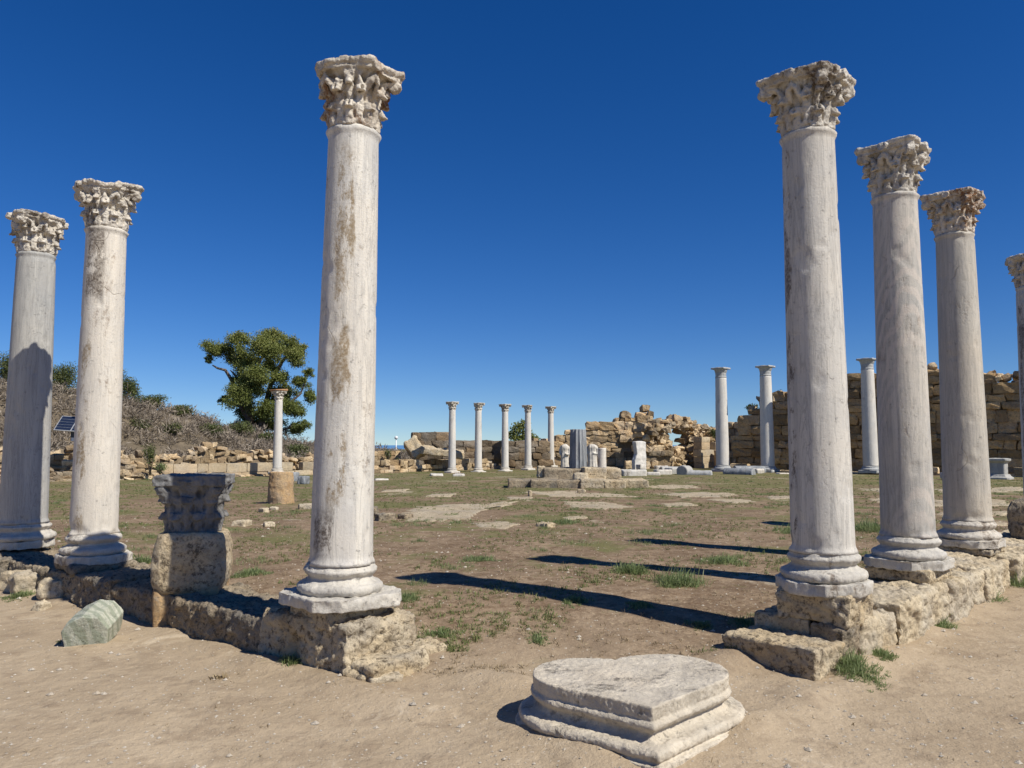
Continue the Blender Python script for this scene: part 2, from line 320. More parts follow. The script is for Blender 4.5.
# ------------------------------------------------------------------ ground
def axis(lo,hi,fine_lo,fine_hi,step,grow=1.07):
    a=list(np.arange(fine_lo,fine_hi,step)); s=step; x=fine_hi
    while x<hi: a.append(x); s*=grow; x+=s
    a.append(hi); s=step; x=fine_lo-step
    while x>lo: a.insert(0,x); s*=grow; x-=s
    a.insert(0,lo); return a
def build_ground():
    xs=axis(-4000,4000,-7.5,8,.07,1.09); ys=axis(-60,300,2.6,13,.07,1.06)
    verts=[];cm=[]
    for y in ys:
        for x in xs:
            z=gz(x,y) if abs(x)<120 and y<120 else 0.0
            verts.append((x,y,z)); cm.append(inside(x,y)*sm(4.9,6.6,y+.5*noise.noise(Vector((x*.8,y*.8,9)))) if y<110 else 1.)
    nx=len(xs); faces=[(j*nx+i,j*nx+i+1,(j+1)*nx+i+1,(j+1)*nx+i) for j in range(len(ys)-1) for i in range(nx-1)]
    me=bpy.data.meshes.new('ground'); me.from_pydata(verts,[],faces); me.polygons.foreach_set('use_smooth',[True]*len(faces))
    at=me.attributes.new('court','FLOAT','POINT'); at.data.foreach_set('value',cm)
    m,n,b=mat('dry_soil',.97,.1); q=NB(n); v=q.coord(obj=False)
    f=q.noise(v,.9,7,.62,.3); path=q.mix(q.ramp(f,[(.34,0.0),(.66,1.0)]),(.325,.250,.165),(.425,.335,.228))
    f2=q.noise(v,5,6,.7); path=q.mix(q.ramp(f2,[(.50,0.0),(.64,.6)]),path,(.24,.18,.12)); path=q.mix(q.ramp(q.noise(v,40,5,.8),[(.60,0.0),(.66,.7)]),path,(.60,.52,.41)); path=q.mix(q.ramp(q.noise(v,33,5,.8),[(.60,0.0),(.68,.6)]),path,(.16,.12,.08))
    path=q.mix(q.ramp(q.noise(v,2.1,7,.7,.6),[(.60,0.0),(.68,.65)]),path,(.52,.43,.31))
    f3=q.noise(v,1.6,7,.72,.2); court=q.mix(q.ramp(f3,[(.36,0.0),(.64,1.0)]),(.15,.103,.066),(.31,.228,.148))
    court=q.mix(q.ramp(q.noise(v,8,6,.75),[(.46,0.0),(.62,.8)]),court,(.13,.083,.048))
    court=q.mix(q.ramp(q.noise(v,26,4,.7),[(.56,0.0),(.66,.7)]),court,(.40,.31,.20))
    sep=q.node('ShaderNodeSeparateXYZ'); q.l.new(q.coord(obj=False),sep.inputs[0])
    ymask=q.node('ShaderNodeMapRange'); q.l.new(sep.outputs['Y'],ymask.inputs[0]); ymask.inputs[1].default_value=6.5; ymask.inputs[2].default_value=30; ymask.inputs[3].default_value=.0; ymask.inputs[4].default_value=.11
    gfa=q.noise(v,.55,5,.6,.4); gf=q.math('ADD',q.math('ADD',q.math('MULTIPLY',gfa,.6),q.math('MULTIPLY',q.noise(v,2.6,7,.8),.4)),ymask.outputs[0])
    gm=q.math('MULTIPLY',q.ramp(gf,[(.545,0.0),(.60,1.0)]),.8)
    court=q.mix(gm,court,q.mix(q.noise(v,20,3,.7),(.085,.11,.030),(.19,.165,.075)))
    ps=q.math('ADD',q.noise(v,.42,6,.7,.8),q.math('MULTIPLY',ymask.outputs[0],.25))
    court=q.mix(q.ramp(ps,[(.635,0.0),(.66,.6)]),court,(.42,.35,.25))
    c=q.mix(q.attr('court'),path,court)
    peb=q.voro(v,19); pebm=q.math('MULTIPLY',q.ramp(peb,[(.06,1.0),(.11,0.0)]),q.ramp(q.noise(v,3,4),[(.55,0.0),(.62,1.0)]))
    c=q.mix(q.math('MULTIPLY',pebm,.6),c,(.55,.48,.37))
    q.l.new(c,b.inputs['Base Color'])
    h=q.math('ADD',q.noise(v,12,5,.65),q.math('MULTIPLY',f2,1.2)); h=q.math('ADD',h,q.math('MULTIPLY',q.noise(v,90,3,.7),.2)); h=q.math('ADD',h,q.math('MULTIPLY',pebm,.3))
    q.bump(h,.8,.022,b)
    tag(link('ground',me,m),kind='structure')
    bm=bmesh.new(); 
    vs=[bm.verts.new(p) for p in ((-9000,290,-3),(9000,290,-3),(9000,15000,-3),(-9000,15000,-3))]; bm.faces.new(vs)
    m,n,b=mat('sea_water',.35,.4); b.inputs['Base Color'].default_value=(.12,.27,.46,1); q=NB(n); q.bump(q.noise(q.coord(obj=False),.3,5,.7),.5,.5,b)
    tag(link('sea',bm_mesh(bm,'sea',False),m),kind='structure')
build_ground()
# hill behind the court on the left
def hz(x,y):
    p=Vector((x,y))-OX; t=p.dot(V); s=p.dot(U)
    f=1-.80*sm(5,32,t)*1.0; 
    h=4.9*f*sm(34,45,s)*(1-.0*s)
    h+=.35*noise.noise(Vector((x*.09,y*.09,2)))*sm(34,44,s)+.25*noise.noise(Vector((x*.3,y*.3,2)))*sm(34,40,s)
    return h-.6*(1-sm(33,36,s))*1.0
def build_hill():
    verts=[];n=110;mm=110
    for j in range(mm):
        for i in range(n):
            t=-60+i*(115/(n-1)); s=33+j*(75/(mm-1)); p=OX+V*t+U*s
            verts.append((p.x,p.y,hz(p.x,p.y)*(1-sm(40,55,t))-.3*sm(40,55,t)))
    faces=[(j*n+i,j*n+i+1,(j+1)*n+i+1,(j+1)*n+i) for j in range(mm-1) for i in range(n-1)]
    me=bpy.data.meshes.new('hill'); me.from_pydata(verts,[],faces); me.polygons.foreach_set('use_smooth',[True]*len(faces))
    m,n_,b=mat('hill_soil',.97,.1); q=NB(n_); v=q.coord(obj=False); f=q.noise(v,.8,7,.7)
    q.l.new(q.mix(q.ramp(f,[(.35,0.0),(.65,1.0)]),(.10,.08,.055),(.20,.16,.11)),b.inputs['Base Color']); q.bump(f,1,.3,b)
    tag(link('hill',me,m),kind='structure')
build_hill()
def hillz(x,y):
    p=Vector((x,y))-OX; t=p.dot(V); return hz(x,y)*(1-sm(40,55,t))-.3*sm(40,55,t)
# ------------------------------------------------------------------ foliage clouds
def cloud_mesh(name,P,N,L,Wd,tone,stem=False):
    """leaf shaped quads: P centres, N direction of length, L length, Wd width"""
    n=len(P); rg=np.random.RandomState(n%9973)
    a=rg.normal(size=(n,3)); side=np.cross(N,a); side/=np.linalg.norm(side,axis=1)[:,None]+1e-9
    L=L[:,None];Wd=Wd[:,None]
    v=np.empty((n,4,3)); v[:,0]=P-N*L*.5; v[:,1]=P+side*Wd*.5-N*L*.05; v[:,2]=P+N*L*.5; v[:,3]=P-side*Wd*.5-N*L*.05
    me=bpy.data.meshes.new(name); me.vertices.add(n*4); me.vertices.foreach_set('co',v.ravel())
    me.loops.add(n*4); me.loops.foreach_set('vertex_index',np.arange(n*4)); me.polygons.add(n)
    me.polygons.foreach_set('loop_start',np.arange(n)*4); me.polygons.foreach_set('loop_total',np.full(n,4)); me.update()
    at=me.attributes.new('tone','FLOAT','POINT'); at.data.foreach_set('value',np.repeat(np.clip(tone,0,1),4).astype('f')); return me
def ellipsoids(cs,per,leaf,rg,shell=.55,asp=.5):
    Ps=[];T=[]
    for (x,y,z,rx,ry,rz) in cs:
        k=int(per*(rx*ry*rz)**(2/3.)); d=rg.normal(size=(k,3)); d/=np.linalg.norm(d,axis=1)[:,None]
        rr=(shell+(1-shell)*rg.rand(k))[:,None]*(1+.18*np.sin(d[:,:1]*7+x*3)*np.cos(d[:,1:2]*6+z*2)+.12*np.sin(d[:,2:3]*11+y))
        Ps.append(np.array([x,y,z])+d*rr*np.array([rx,ry,rz])); T.append(np.full(k,rg.rand()*.35)+rg.rand(k)*.65)
    P=np.concatenate(Ps);T=np.concatenate(T);n=len(P)
    N=rg.normal(size=(n,3)); N/=np.linalg.norm(N,axis=1)[:,None]
    return P,N,leaf*(.6+.8*rg.rand(n)),leaf*asp*(.6+.8*rg.rand(n)),T
# big tree
def big_tree():
    base=Vector((-20.7,62,hillz(-20.7,62)-.3))
    t=empty('broadleaf_tree',base,0,'tall dense green tree with wide lobed crown on the brushy hill','tree')
    sc_=62/770.; rg=np.random.RandomState(3)
    def q(px,py,dy=0): return ((px-512)*sc_-base.x,dy,(446-py)*sc_+1.6-base.z)
    blobs=[(212,348,0,15,10),(228,358,1,14,9),(208,360,0,6,5),(236,339,0,17,9),(262,337,1,20,10),(285,347,0,17,11),(298,360,-1,13,11),(305,372,1,6,7),(272,355,-2,22,13),(248,362,-1,16,16),(268,378,-3,17,13),(242,382,0,13,11),(240,400,0,16,12),(254,398,-3,18,14),(268,412,-1,20,12),(245,418,1,15,11),(282,398,1,13,13),(300,385,0,10,9),(306,398,1,7,13),(296,412,0,13,10),(303,427,0,9,7),(236,410,2,10,10),(260,425,2,22,8),(224,400,0,7,5),(290,430,1,12,8),(270,366,0,13,12),(283,380,-1,12,12),(277,396,0,14,12),(288,408,-1,13,11),(262,386,-2,15,13),(222,350,0,12,8),(296,350,0,11,8),(232,428,1,9,8)]
    cs=[]
    for px,py,dy,rx,rz in blobs:
        x,y,z=q(px,py,dy); 
        cs.append((x,y,z,rx*sc_*.86,rx*sc_*.8,rz*sc_*.86))
        # each mass is several smaller clumps
        for k in range(11):
            a=rg.normal(size=3); a/=np.linalg.norm(a); f=.25+.62*rg.rand(); q_=(.36+.22*rg.rand())*(rx+rz)*.5*sc_
            cs.append((x+a[0]*rx*sc_*f,y+a[1]*rx*sc_*f*1.1,z+a[2]*rz*sc_*f,q_,q_,q_*.85))
    P,N,L,Wd,T=ellipsoids(cs,1150,.15,rg,.2,.45); N[:,2]-=.5
    N/=np.linalg.norm(N,axis=1)[:,None]
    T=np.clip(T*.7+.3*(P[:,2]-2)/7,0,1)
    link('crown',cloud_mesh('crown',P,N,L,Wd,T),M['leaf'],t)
    bm=bmesh.new()
    def limb(pts,r0,r1):
        k=len(pts); tube(bm,[q(*p) for p in pts],[r0+(r1-r0)*i/(k-1) for i in range(k)],8)
    limb([(251,466),(251,435,.1),(249,415,0),(246,395,0),(241,375,0)],.45,.18)
    limb([(256,464),(259,430,.3),(264,408,.3),(270,385,0),(281,362,0),(292,350,0)],.38,.08)
    limb([(251,425),(238,402,0),(230,380,0),(224,371,0),(216,369,0),(211,366,0)],.22,.05)
    limb([(247,400),(252,378,-.4),(262,360,-.4),(266,345,0)],.2,.05)
    limb([(241,380),(238,362,0),(226,350,0)],.15,.04)
    limb([(240,384),(232,374,0),(229,371,0)],.12,.04)
    limb([(262,420),(280,412,0),(300,395,0),(306,380,0)],.16,.04); limb([(258,436),(278,434,0),(298,424,0)],.13,.04)
    link('trunk',bm_mesh(bm,'trunk'),M['bark'],t)
    t2=empty('broadleaf_tree',(0.8,66,0),0,'small rounded green tree top behind the row of five white columns','tree')
    rg=np.random.RandomState(5); s2=66/770.
    cs=[(( (px-512)*s2-.8),dy,(446-py)*s2+1.6,rx*s2,rx*s2,rz*s2) for px,py,dy,rx,rz in [(517,430,0,7,7),(524,426,0,7,6),(512,436,0,6,5),(527,437,0,8,7),(519,441,0,10,6),(535,440,0,5,4)]]
    link('crown',cloud_mesh('crown',*ellipsoids(cs,1300,.20,rg,.4,.5)),M['leaf'],t2)
    bm=bmesh.new(); tube(bm,[(0,0,-.1),(.1,0,1),(0,0,2.3)],[.2,.17,.1]); link('trunk',bm_mesh(bm,'trunk'),M['bark'],t2)
big_tree()
def brush():
    rg=np.random.RandomState(11); Ps=[];Ns=[];T=[]
    r=random.Random(4)
    for i in range(2300):
        t=r.uniform(-8,40); s=33.8+ (r.random()**1.3)*34; p=OX+V*t+U*s
        if p.x/p.y*770<-560 or p.y<18: continue
        z=hillz(p.x,p.y); k=120; R_=r.uniform(.5,1.15); ton=r.uniform(-.25,.3)
        H=.75+.25*r.random()
        d=rg.normal(size=(k,3)); d[:,2]=np.abs(d[:,2])*.9+.15; d/=np.linalg.norm(d,axis=1)[:,None]
        rr=(.55+.5*rg.rand(k))[:,None]*R_
        P=np.array([p.x,p.y,z-.1])+d*rr*np.array([1,1,H]); Ps.append(P)
        nn=d+rg.normal(size=(k,3))*.55; Ns.append(nn/np.linalg.norm(nn,axis=1)[:,None]); T.append(np.clip(.5+ton+rg.normal(size=k)*.2,0,1))
    P=np.concatenate(Ps);N=np.concatenate(Ns);T=np.concatenate(T);n=len(P)
    me=cloud_mesh('dry_brush',P,N,.34*(.5+rg.rand(n)),.045*(.5+rg.rand(n)),T)
    tag(link('dry_brush',me,M['brush']),'dry grey brown brushwood covering the low hill behind the court','brush',kind='stuff')
brush()
def bush(px,py,d,w,h,label,m='bush',seed=1,dens=420,name='bush'):
    """w,h in pixels at depth d; py = bottom of the plant"""
    p=D(px,py,d)
    if d>=46 and px<310:
        best=max(((hillz((px-512)/770.*q,q)-CZ)/q,q) for q in np.arange(40,66,.5)) if py<430 else (0,d)
        w*=1.3; h*=1.25; d=best[1]; p=Vector(((px-512)/770.*d,d,hillz((px-512)/770.*d,d)-.1))
    s=d/770.; rg=np.random.RandomState(seed)
    t=empty(name,p,0,label,'bush')
    cs=[]
    for k in range(7):
        a=rg.rand()*2*PI; rr=rg.rand()*.55
        cs.append((w*s*.5*rr*math.cos(a),w*s*.45*rr*math.sin(a),h*s*(.25+.45*rg.rand()),w*s*.27,w*s*.27,h*s*.30))
    cs.append((0,0,h*s*.45,w*s*.4,w*s*.35,h*s*.45))
    link('foliage',cloud_mesh('foliage',*ellipsoids(cs,dens*3.6,max(.06,d*.0021),rg,.2,.5)),M[m],t)
    bm=bmesh.new()
    for k in range(4):
        a=rg.rand()*6.3; tube(bm,[(0,0,-.05),(math.cos(a)*w*s*.12,math.sin(a)*w*s*.12,h*s*.3),(math.cos(a)*w*s*.3,math.sin(a)*w*s*.25,h*s*.7)],[.03,.025,.01],5)
    link('stem',bm_mesh(bm,'stem'),M['bark'],t)
for i,b_ in enumerate([
 (150,474,33.5,20,34,'round green bush rising above the rubble wall right of the second column'),
 (160,473,32.5,22,12,'low bright green bush on the wall left of the carved capital','weed'),
 (150,412,56,30,14,'green bush on the hill crest behind the second column'),
 (128,416,54,24,26,'dark green bush on the crest just right of the second column shaft'),
 (60,412,52,34,28,'dark green bush on the crest between the two left columns'),
 (6,400,48,24,36,'dark green bush on the hill at the left edge'),
 (182,418,58,28,12,'low olive bush further down the crest left of the tall tree'),
 (222,432,60,22,14,'small blue green bush at the left foot of the tall tree','weed'),
 (110,440,46,30,30,'olive bush on the slope behind the second column'),
 (196,436,56,24,16,'small olive bush on the slope above the rubble heap'),
 (388,462,44.5,10,14,'small green bush beside the leaning slab by the low wall'),
 (398,466,44,7,11,'small dark bush at the foot of the leaning slab','bush'),
 (715,438,53,16,10,'green bush growing on the pale cut wall beside the tall grey column'),
 (752,412,51,14,10,'green bush clinging to the broken end of the long brown wall'),
 (768,400,51,12,8,'small bush on top of the long brown wall'),
 (780,398,50,10,9,'green tuft on top of the long wall beside the large near column'),
 (716,448,55,12,8,'low dark bush behind the grey column at the pale wall'),
] + [(px,436,d,w_,h_,lab) for px,d,w_,h_,lab in [
 (38,44,30,22,'olive shrub on the slope seen between the two left columns'),
 (140,43,30,20,'wide olive shrub half way up the slope just right of the second column'),
 (172,44,24,15,'low olive shrub on the slope above the green wall bush'),
 (214,47,26,13,'low olive shrub among the brush left of the tall tree'),
 (240,50,28,14,'olive shrub among the brush under the tall tree'),
 (268,50,22,12,'small olive shrub touching the left side of the slim column'),
 (296,48,26,16,'olive shrub between the slim column and the brown stained column'),
 (62,42,26,24,'dark olive shrub on the slope above the solar panel')]]):
    bush(*b_[:6],m=b_[6] if len(b_)>6 else 'bush',seed=i+20)
# ------------------------------------------------------------------ capital, base, shaft
def leaf_shape(bm,ang,rb,z0,h,w,curl,th=.014,nu=9,nv=6,seed=0):
    A=Vector((math.cos(ang),math.sin(ang),0)); B=Vector((-math.sin(ang),math.cos(ang),0))
    def pt(u,v,o):
        if u<.72: z=z0+h*u/.72*.92; out=rb(z)+.017+.018*math.sin(u*3)
        else:
            k=(u-.72)/.28*PI*.95; z=z0+h*.92+curl*.55*math.sin(k)*1.0-(.25*curl*(1-math.cos(k))*.5); out=rb(z0+h*.92)+.02+curl*(1-math.cos(k))*.62
            z-=curl*.35*max(0,k-1.6)
        wd=w*(1-.28*u)*(.80+.20*abs(math.cos(u*PI*3.2)))*(1 if u<.9 else .75)
        out+= .019*math.cos(v*PI*2.5)*(.5+.5*u)-.030*v*v
        ang_off=v*wd*.5
        return A*(out+o)+B*ang_off+Vector((0,0,z))
    g=[[[bm.verts.new(pt(i/(nu-1),-1+2*j/(nv-1),o)) for j in range(nv)] for i in range(nu)] for o in (0,-th*2.4)]
    for i in range(nu-1):
        for j in range(nv-1):
            bm.faces.new((g[0][i][j],g[0][i][j+1],g[0][i+1][j+1],g[0][i+1][j])); bm.faces.new((g[1][i][j],g[1][i+1][j],g[1][i+1][j+1],g[1][i][j+1]))
    for i in range(nu-1):
        bm.faces.new((g[0][i][0],g[0][i+1][0],g[1][i+1][0],g[1][i][0])); bm.faces.new((g[0][i][-1],g[1][i][-1],g[1][i+1][-1],g[0][i+1][-1]))
    for j in range(nv-1):
        bm.faces.new((g[0][0][j],g[1][0][j],g[1][0][j+1],g[0][0][j+1])); bm.faces.new((g[0][-1][j],g[0][-1][j+1],g[1][-1][j+1],g[1][-1][j]))
def abacus_r(a,hd,sd,cut):
    """polar radius of a concave-sided square; corners at 45 deg"""
    k=((a+PI/4)%(PI/2))-PI/4      # -45..45 from side middle
    t=abs(k)/(PI/4); x=sd+(hd*.94-sd)*t**2.4
    return min(x/1.0, hd*math.cos(cut)/max(.2,math.cos(abs(abs(k)-PI/4))) if False else x)
def drill(me,holes):
    n=len(me.vertices); co=np.empty(n*3); me.vertices.foreach_get('co',co); co=co.reshape(-1,3)
    rr=np.hypot(co[:,0],co[:,1]); an=np.arctan2(co[:,1],co[:,0]); dp=np.zeros(n)
    for a,z,depth,rad,el in holes:
        da=(an-a+PI)%(2*PI)-PI; d2=(da*rr/rad)**2+((co[:,2]-z)/(rad*el))**2
        dp=np.maximum(dp,depth*np.exp(-d2**1.5))
    dp=np.minimum(dp,np.maximum(0,rr-.10)); f=1-dp/np.maximum(rr,1e-4); co[:,0]*=f; co[:,1]*=f
    me.vertices.foreach_set('co',co.ravel()); me.update(); return me
def capital_mesh(seed,H=.48,r0=.19,hd=.40,voxel=.0062,broken=(),er=1.0,top_wear=0):
    r=random.Random(seed); bm=bmesh.new()
    def rb(z):
        t=z/H; return r0*(.95-.04*math.sin(PI*min(1,t*1.6))+1.1*max(0,t-.5)**1.5)
    lathe(bm,[(rb(H*i/12),H*i/12*.86) for i in range(13)],32)
    for k in range(8): leaf_shape(bm,k*PI/4,rb,.0,H*.33,.130,.052)
    for k in range(8): leaf_shape(bm,k*PI/4+PI/8,rb,.02,H*.57,.120,.066)
    zt=H*.84
    bk={b[0]:b[1] for b in broken}
    for c in range(4):
        a=PI/4+c*PI/2; f=1-bk.get(c,0)
        A=Vector((math.cos(a),math.sin(a),0)); B=Vector((-A.y,A.x,0))
        # volute stalk and scroll
        rr=hd*.80*f
        for s in (-1,1):
            tube(bm,[A*(rb(H*.5)+.01)*.93+B*s*.09+Vector((0,0,H*.50)),A*(rb(H*.5)+.05)+B*s*.075+Vector((0,0,H*.64)),A*(rr*.80)+B*s*.045+Vector((0,0,H*.78)),A*(rr)+B*s*.022+Vector((0,0,H*.80))],[.028,.03,.028,.02],8)
            tube(bm,[A*(rb(H*.5))*.93+B*s*.10+Vector((0,0,H*.50)),A*.20+B*s*.15+Vector((0,0,H*.66)),A*.17+B*s*.19+Vector((0,0,H*.76))],[.022,.026,.02],8)
        cx=A*(rr-.005)+Vector((0,0,H*.755))
        tube(bm,[cx-B*.035,cx+B*.035],.046,12)
        # leaf under the volute
        leaf_shape(bm,a,rb,H*.32,H*.36,.085,.055)
        am=a+PI/4; Am=Vector((math.cos(am),math.sin(am),0))
        tube(bm,[Am*(r0*1.15)+Vector((0,0,H*.90)),Am*(r0*1.62)+Vector((0,0,H*.905))],[.05,.038],8)
    n=96
    def rf(sc_):
        def g(a,z):
            k=(a%(PI/2)); c=int((a%(2*PI))//(PI/2)); t=abs(k-PI/4)/(PI/4)   # 0 at corner,1 at side middle
            x=1-(1-.66)*min(1,(t*1.0))**.62
            if t<.10: x=.955
            f=bk.get(c,0)*max(0,1-t*1.3); return x*sc_*(1-f)
        return g
    lathe(bm,[(hd*.92,zt),(hd*.93,zt+.03),(hd*.97,zt+.036),(hd,zt+.05),(hd,H-.006),(hd*.97,H)],n,0,(0,0,0),True,rf(1))
    if top_wear:
        for v in bm.verts:
            if v.co.z>H*.8:
                nz=noise.noise(Vector((v.co.x*4+seed,v.co.y*4,seed))); v.co.z-=top_wear*max(0,nz+.1)
    me=bm_mesh(bm,'capital')
    me=erode(me,voxel,[('CLOUDS',.16,.026*er,.5),('CLOUDS',.045,.013*er,.5),('VORONOI',.03,.009*er,.42),('CLOUDS',.016,.009*er,.5)],seed)
    hs_=[]
    for k in range(16): hs_.append((k*PI/8+PI/16,H*.16,.030,.010,2.6)); hs_.append((k*PI/8+PI/16,H*.42,.032,.011,2.2))
    for k in range(8):
        hs_.append((k*PI/4,H*.30,.028,.010,2.0)); hs_.append((k*PI/4+PI/8,H*.52,.03,.012,1.6))
        hs_.append((k*PI/4+PI/8+.10,H*.70,.05,.022,1.5)); hs_.append((k*PI/4+.22,H*.66,.045,.017,1.8))
    return drill(me,hs_)
def base_mesh(seed,r=.235,voxel=.0085,er=1.0,s=1.0):
    bm=bmesh.new(); p=[]
    R1=r*1.38; R2=r*1.17
    p+= [(R1*.95,0)]
    for i in range(9): a=-PI/2+PI*i/8; p.append((R1-.035+.035*math.cos(a),.038+.036*math.sin(a)))
    p+=[(R1-.045,.080),(R1-.055,.088),(R1-.075,.098),(R1-.085,.112),(R2-.015,.124),(R2-.012,.131)]
    for i in range(7): a=-PI/2+PI*i/6; p.append((R2-.025+.027*math.cos(a),.155+.024*math.sin(a)))
    p+=[(r+.018,.182),(r+.018,.194),(r*.98,.200)]
    lathe(bm,p,64); me=bm_mesh(bm,'base')
    return erode(me,voxel,[('CLOUDS',.18,.026*er,.62),('CLOUDS',.04,.010*er,.55),('CLOUDS',.015,.004*er,.5)],seed)
def plinth_mesh(seed,side=.64,h=.095,cut=.16,voxel=.014,er=1.0):
    bm=bmesh.new(); s=side/2; r=random.Random(seed); pts=[]
    for c,(sx,sy) in enumerate(((1,1),(-1,1),(-1,-1),(1,-1))):
        k=cut*r.uniform(.5,1.5); a=(sx*s,sy*(s-k)); b=(sx*(s-k),sy*s)
        pts+= [a,b] if c%2==0 else [b,a]
    lo=[bm.verts.new((x,y,0)) for x,y in pts]; hi=[bm.verts.new((x,y,h)) for x,y in pts]
    n=len(pts); bm.faces.new(list(reversed(lo))); bm.faces.new(hi)
    for i in range(n): bm.faces.new((lo[i],lo[(i+1)%n],hi[(i+1)%n],hi[i]))
    me=bm_mesh(bm,'plinth'); return erode(me,voxel,[('CLOUDS',.2,.045*er,.6),('CLOUDS',.05,.014*er,.55),('CLOUDS',.018,.006*er,.5)],seed)
def shaft_mesh(seed,H,r0,r1,chips=.012,n=72,rings=150,flute=0):
    bm=bmesh.new(); prof=[]
    for i in range(rings+1):
        t=i/rings; z=t*H
        r=r0+(r1-r0)*(t**1.15); r+=.018*(1-sm(0,.05,z)) 
        # astragal at the top
        if z>H-.055: 
            k=(z-(H-.055))/.055; r+= .012*sm(0,.12,k)*(1-sm(.36,.42,k))*0.8 + (.021*math.sin(PI*(k-.42)/.5) if .42<k<.92 else 0)
        prof.append((r,z))
    lathe(bm,prof,n)
    for v in bm.verts:
        p=v.co; a=Vector((p.x*1.0,p.y*1.0,p.z*.7))+Vector((seed*3.3,0,seed)); d=Vector((p.x,p.y,0))
        if d.length<.02: continue
        d.normalize()
        k=.0012*noise.noise(a*3)+.0011*noise.noise(a*14)
        c=noise.noise(a*5+Vector((9,9,9)))+.5*noise.noise(a*15)
        if c>.48: k-=min(chips,(c-.48)*.09)
        e=noise.noise(a*6+Vector((1,5,2)))
        if p.z<.12 and e>.05: k-=min(.03,(e-.05)*.12)*(1-p.z/.12)
        if p.z>H-.12 and noise.noise(a*3+Vector((4,4,4)))>.12: k-=.012*sm(H-.12,H-.02,p.z)
        v.co+=d*k
    return bm_mesh(bm,'shaft')
ROT=math.atan2(V.y,V.x)
def column(name,loc,H,rs,rt,m,mc,seed,label,cat='column',group=None,cap=None,base=None,plinth=None,mb='base',caph=.48,lean=0,caprot=0,chips=.006,bs=1.0,shaft=None):
    t=empty(name,loc,ROT,label,cat,group); t.rotation_euler=(Matrix.Rotation(R(lean),3,'Y')@Matrix.Rotation(ROT,3,'Z')).to_euler()
    ph=.095*bs; bh=.20*bs
    a=link('plinth',plinth or plinth_mesh(seed),M[mb],t); 
    b=link('base',base or base_mesh(seed,rs),M[mb],t,(0,0,ph-.006))
    sh=H-ph-bh-caph*bs
    if shaft: s=link('shaft',shaft,M[m],t,(0,0,ph+bh-.012))
    else: s=link('shaft',shaft_mesh(seed,sh+.01,rs,rt,chips),M[m],t,(0,0,ph+bh-.012))
    c=link('capital',cap or capital_mesh(seed),M[mc],t,(0,0,H-caph*bs-.006),(0,0,caprot))
    return t
S='standing columns'
column('marble_column',(-1.225,5.593,.478),3.93,.222,.184,'marble_white','cap_rust',11,'white marble column on the near end of the left footing, brown stains down its shaft',plinth=plinth_mesh(11,.71,.095,.10,.012),cap=capital_mesh(11,.48,.185,.43,broken=((2,.42),(1,.35),(3,.12)),top_wear=.06),mb='base',lean=.7)
column('marble_column',(-4.255,7.93,.42),3.91,.222,.190,'marble_warm','cap',12,'white column with dark brown patch under its worn capital, second from left edge',cap=capital_mesh(12,.47,.192,.38,broken=((0,.1),(2,.28)),er=1.2,top_wear=.06))
column('marble_column',(-5.729,9.125,.411),3.96,.250,.203,'marble_grey','cap',13,'grey column at the left edge with a dark shadow over its lower shaft',cap=capital_mesh(13,.46,.20,.39,broken=((1,.2),(3,.2)),er=1.35,top_wear=.05),mb='base')
column('marble_column',(2.29,5.747,.54),3.87,.222,.188,'marble_pale','cap',14,'thick pale column with a crack near its top, nearest on the right footing',cap=capital_mesh(14,.44,.190,.40,broken=((0,.15),(2,.1)),er=1.0,top_wear=.03),caph=.44,lean=-.3)
column('marble_column',(3.60,7.085,.498),3.91,.225,.19,'marble_spiral','cap',15,'grey column with slanting brown streaks, second on the right footing',cap=capital_mesh(15,.47,.185,.37,broken=((0,.2),),er=.9,top_wear=.04))
column('marble_column',(5.046,8.617,.488),3.98,.235,.192,'marble_buff','cap_rust',16,'buff column with rusty red top of capital, third on the right footing',cap=capital_mesh(16,.46,.188,.39,broken=((2,.15),),er=1.0,top_wear=.03))
column('marble_column',(7.68,11.25,.40),4.02,.225,.19,'marble_pale','cap',17,'column cut by the right edge of the picture',cap=capital_mesh(17,.46,.19,.41,voxel=.01,broken=((1,.2),),top_wear=.03))
# far columns share light meshes
fcap=[capital_mesh(31,.48,.18,.40,.018,er=.8,top_wear=.02),capital_mesh(32,.48,.18,.41,.018,broken=((0,.3),),er=.8,top_wear=.04)]
fbase=base_mesh(33,.235,.02,.7); fpl=plinth_mesh(33,.68,.13,.05,.03,.6); 
fsh=shaft_mesh(33,3.26,.215,.18,.006,28,50)
for i,(x,y,z,H,lab) in enumerate([
 (-3.33,42.98,.02,4.0,'leftmost of the five distant white columns in a row, white blocks at its foot'),
 (-1.91,43.8,.0,4.0,'second from left of the five distant white columns'),
 (-.405,45.2,.0,4.0,'middle one of the five distant white columns'),
 (.976,47.25,.05,4.0,'fourth from left of the five distant white columns, beside the small tree'),
 (2.555,50.7,.14,4.0,'rightmost of the five distant white columns, left of the fluted drum')]):
    column('marble_column',(x,y,z),H,.215,.18,'marble_far','cap',40+i,lab,group='far row of five columns',cap=fcap[i%2],base=fbase,plinth=fpl,shaft=fsh,mb='base',caprot=PI/2*i)
c_=column('marble_column',(-11.16,36.8,.20),4.0,.21,.175,'marble_far','cap',50,'single slim white column with rusty slab on its capital, in front of the tall tree',cap=fcap[1],base=fbase,plinth=fpl,shaft=fsh)
bm=bmesh.new(); box(bm,(0,0,0),(.66,.64,.07),0,.03,rnd); bmesh.ops.bevel(bm,geom=bm.edges[:],offset=.02,segments=1,affect='EDGES')
link('top_slab',bm_mesh(bm,'top_slab',False),M['rust'],c_,(0,0,4.02))
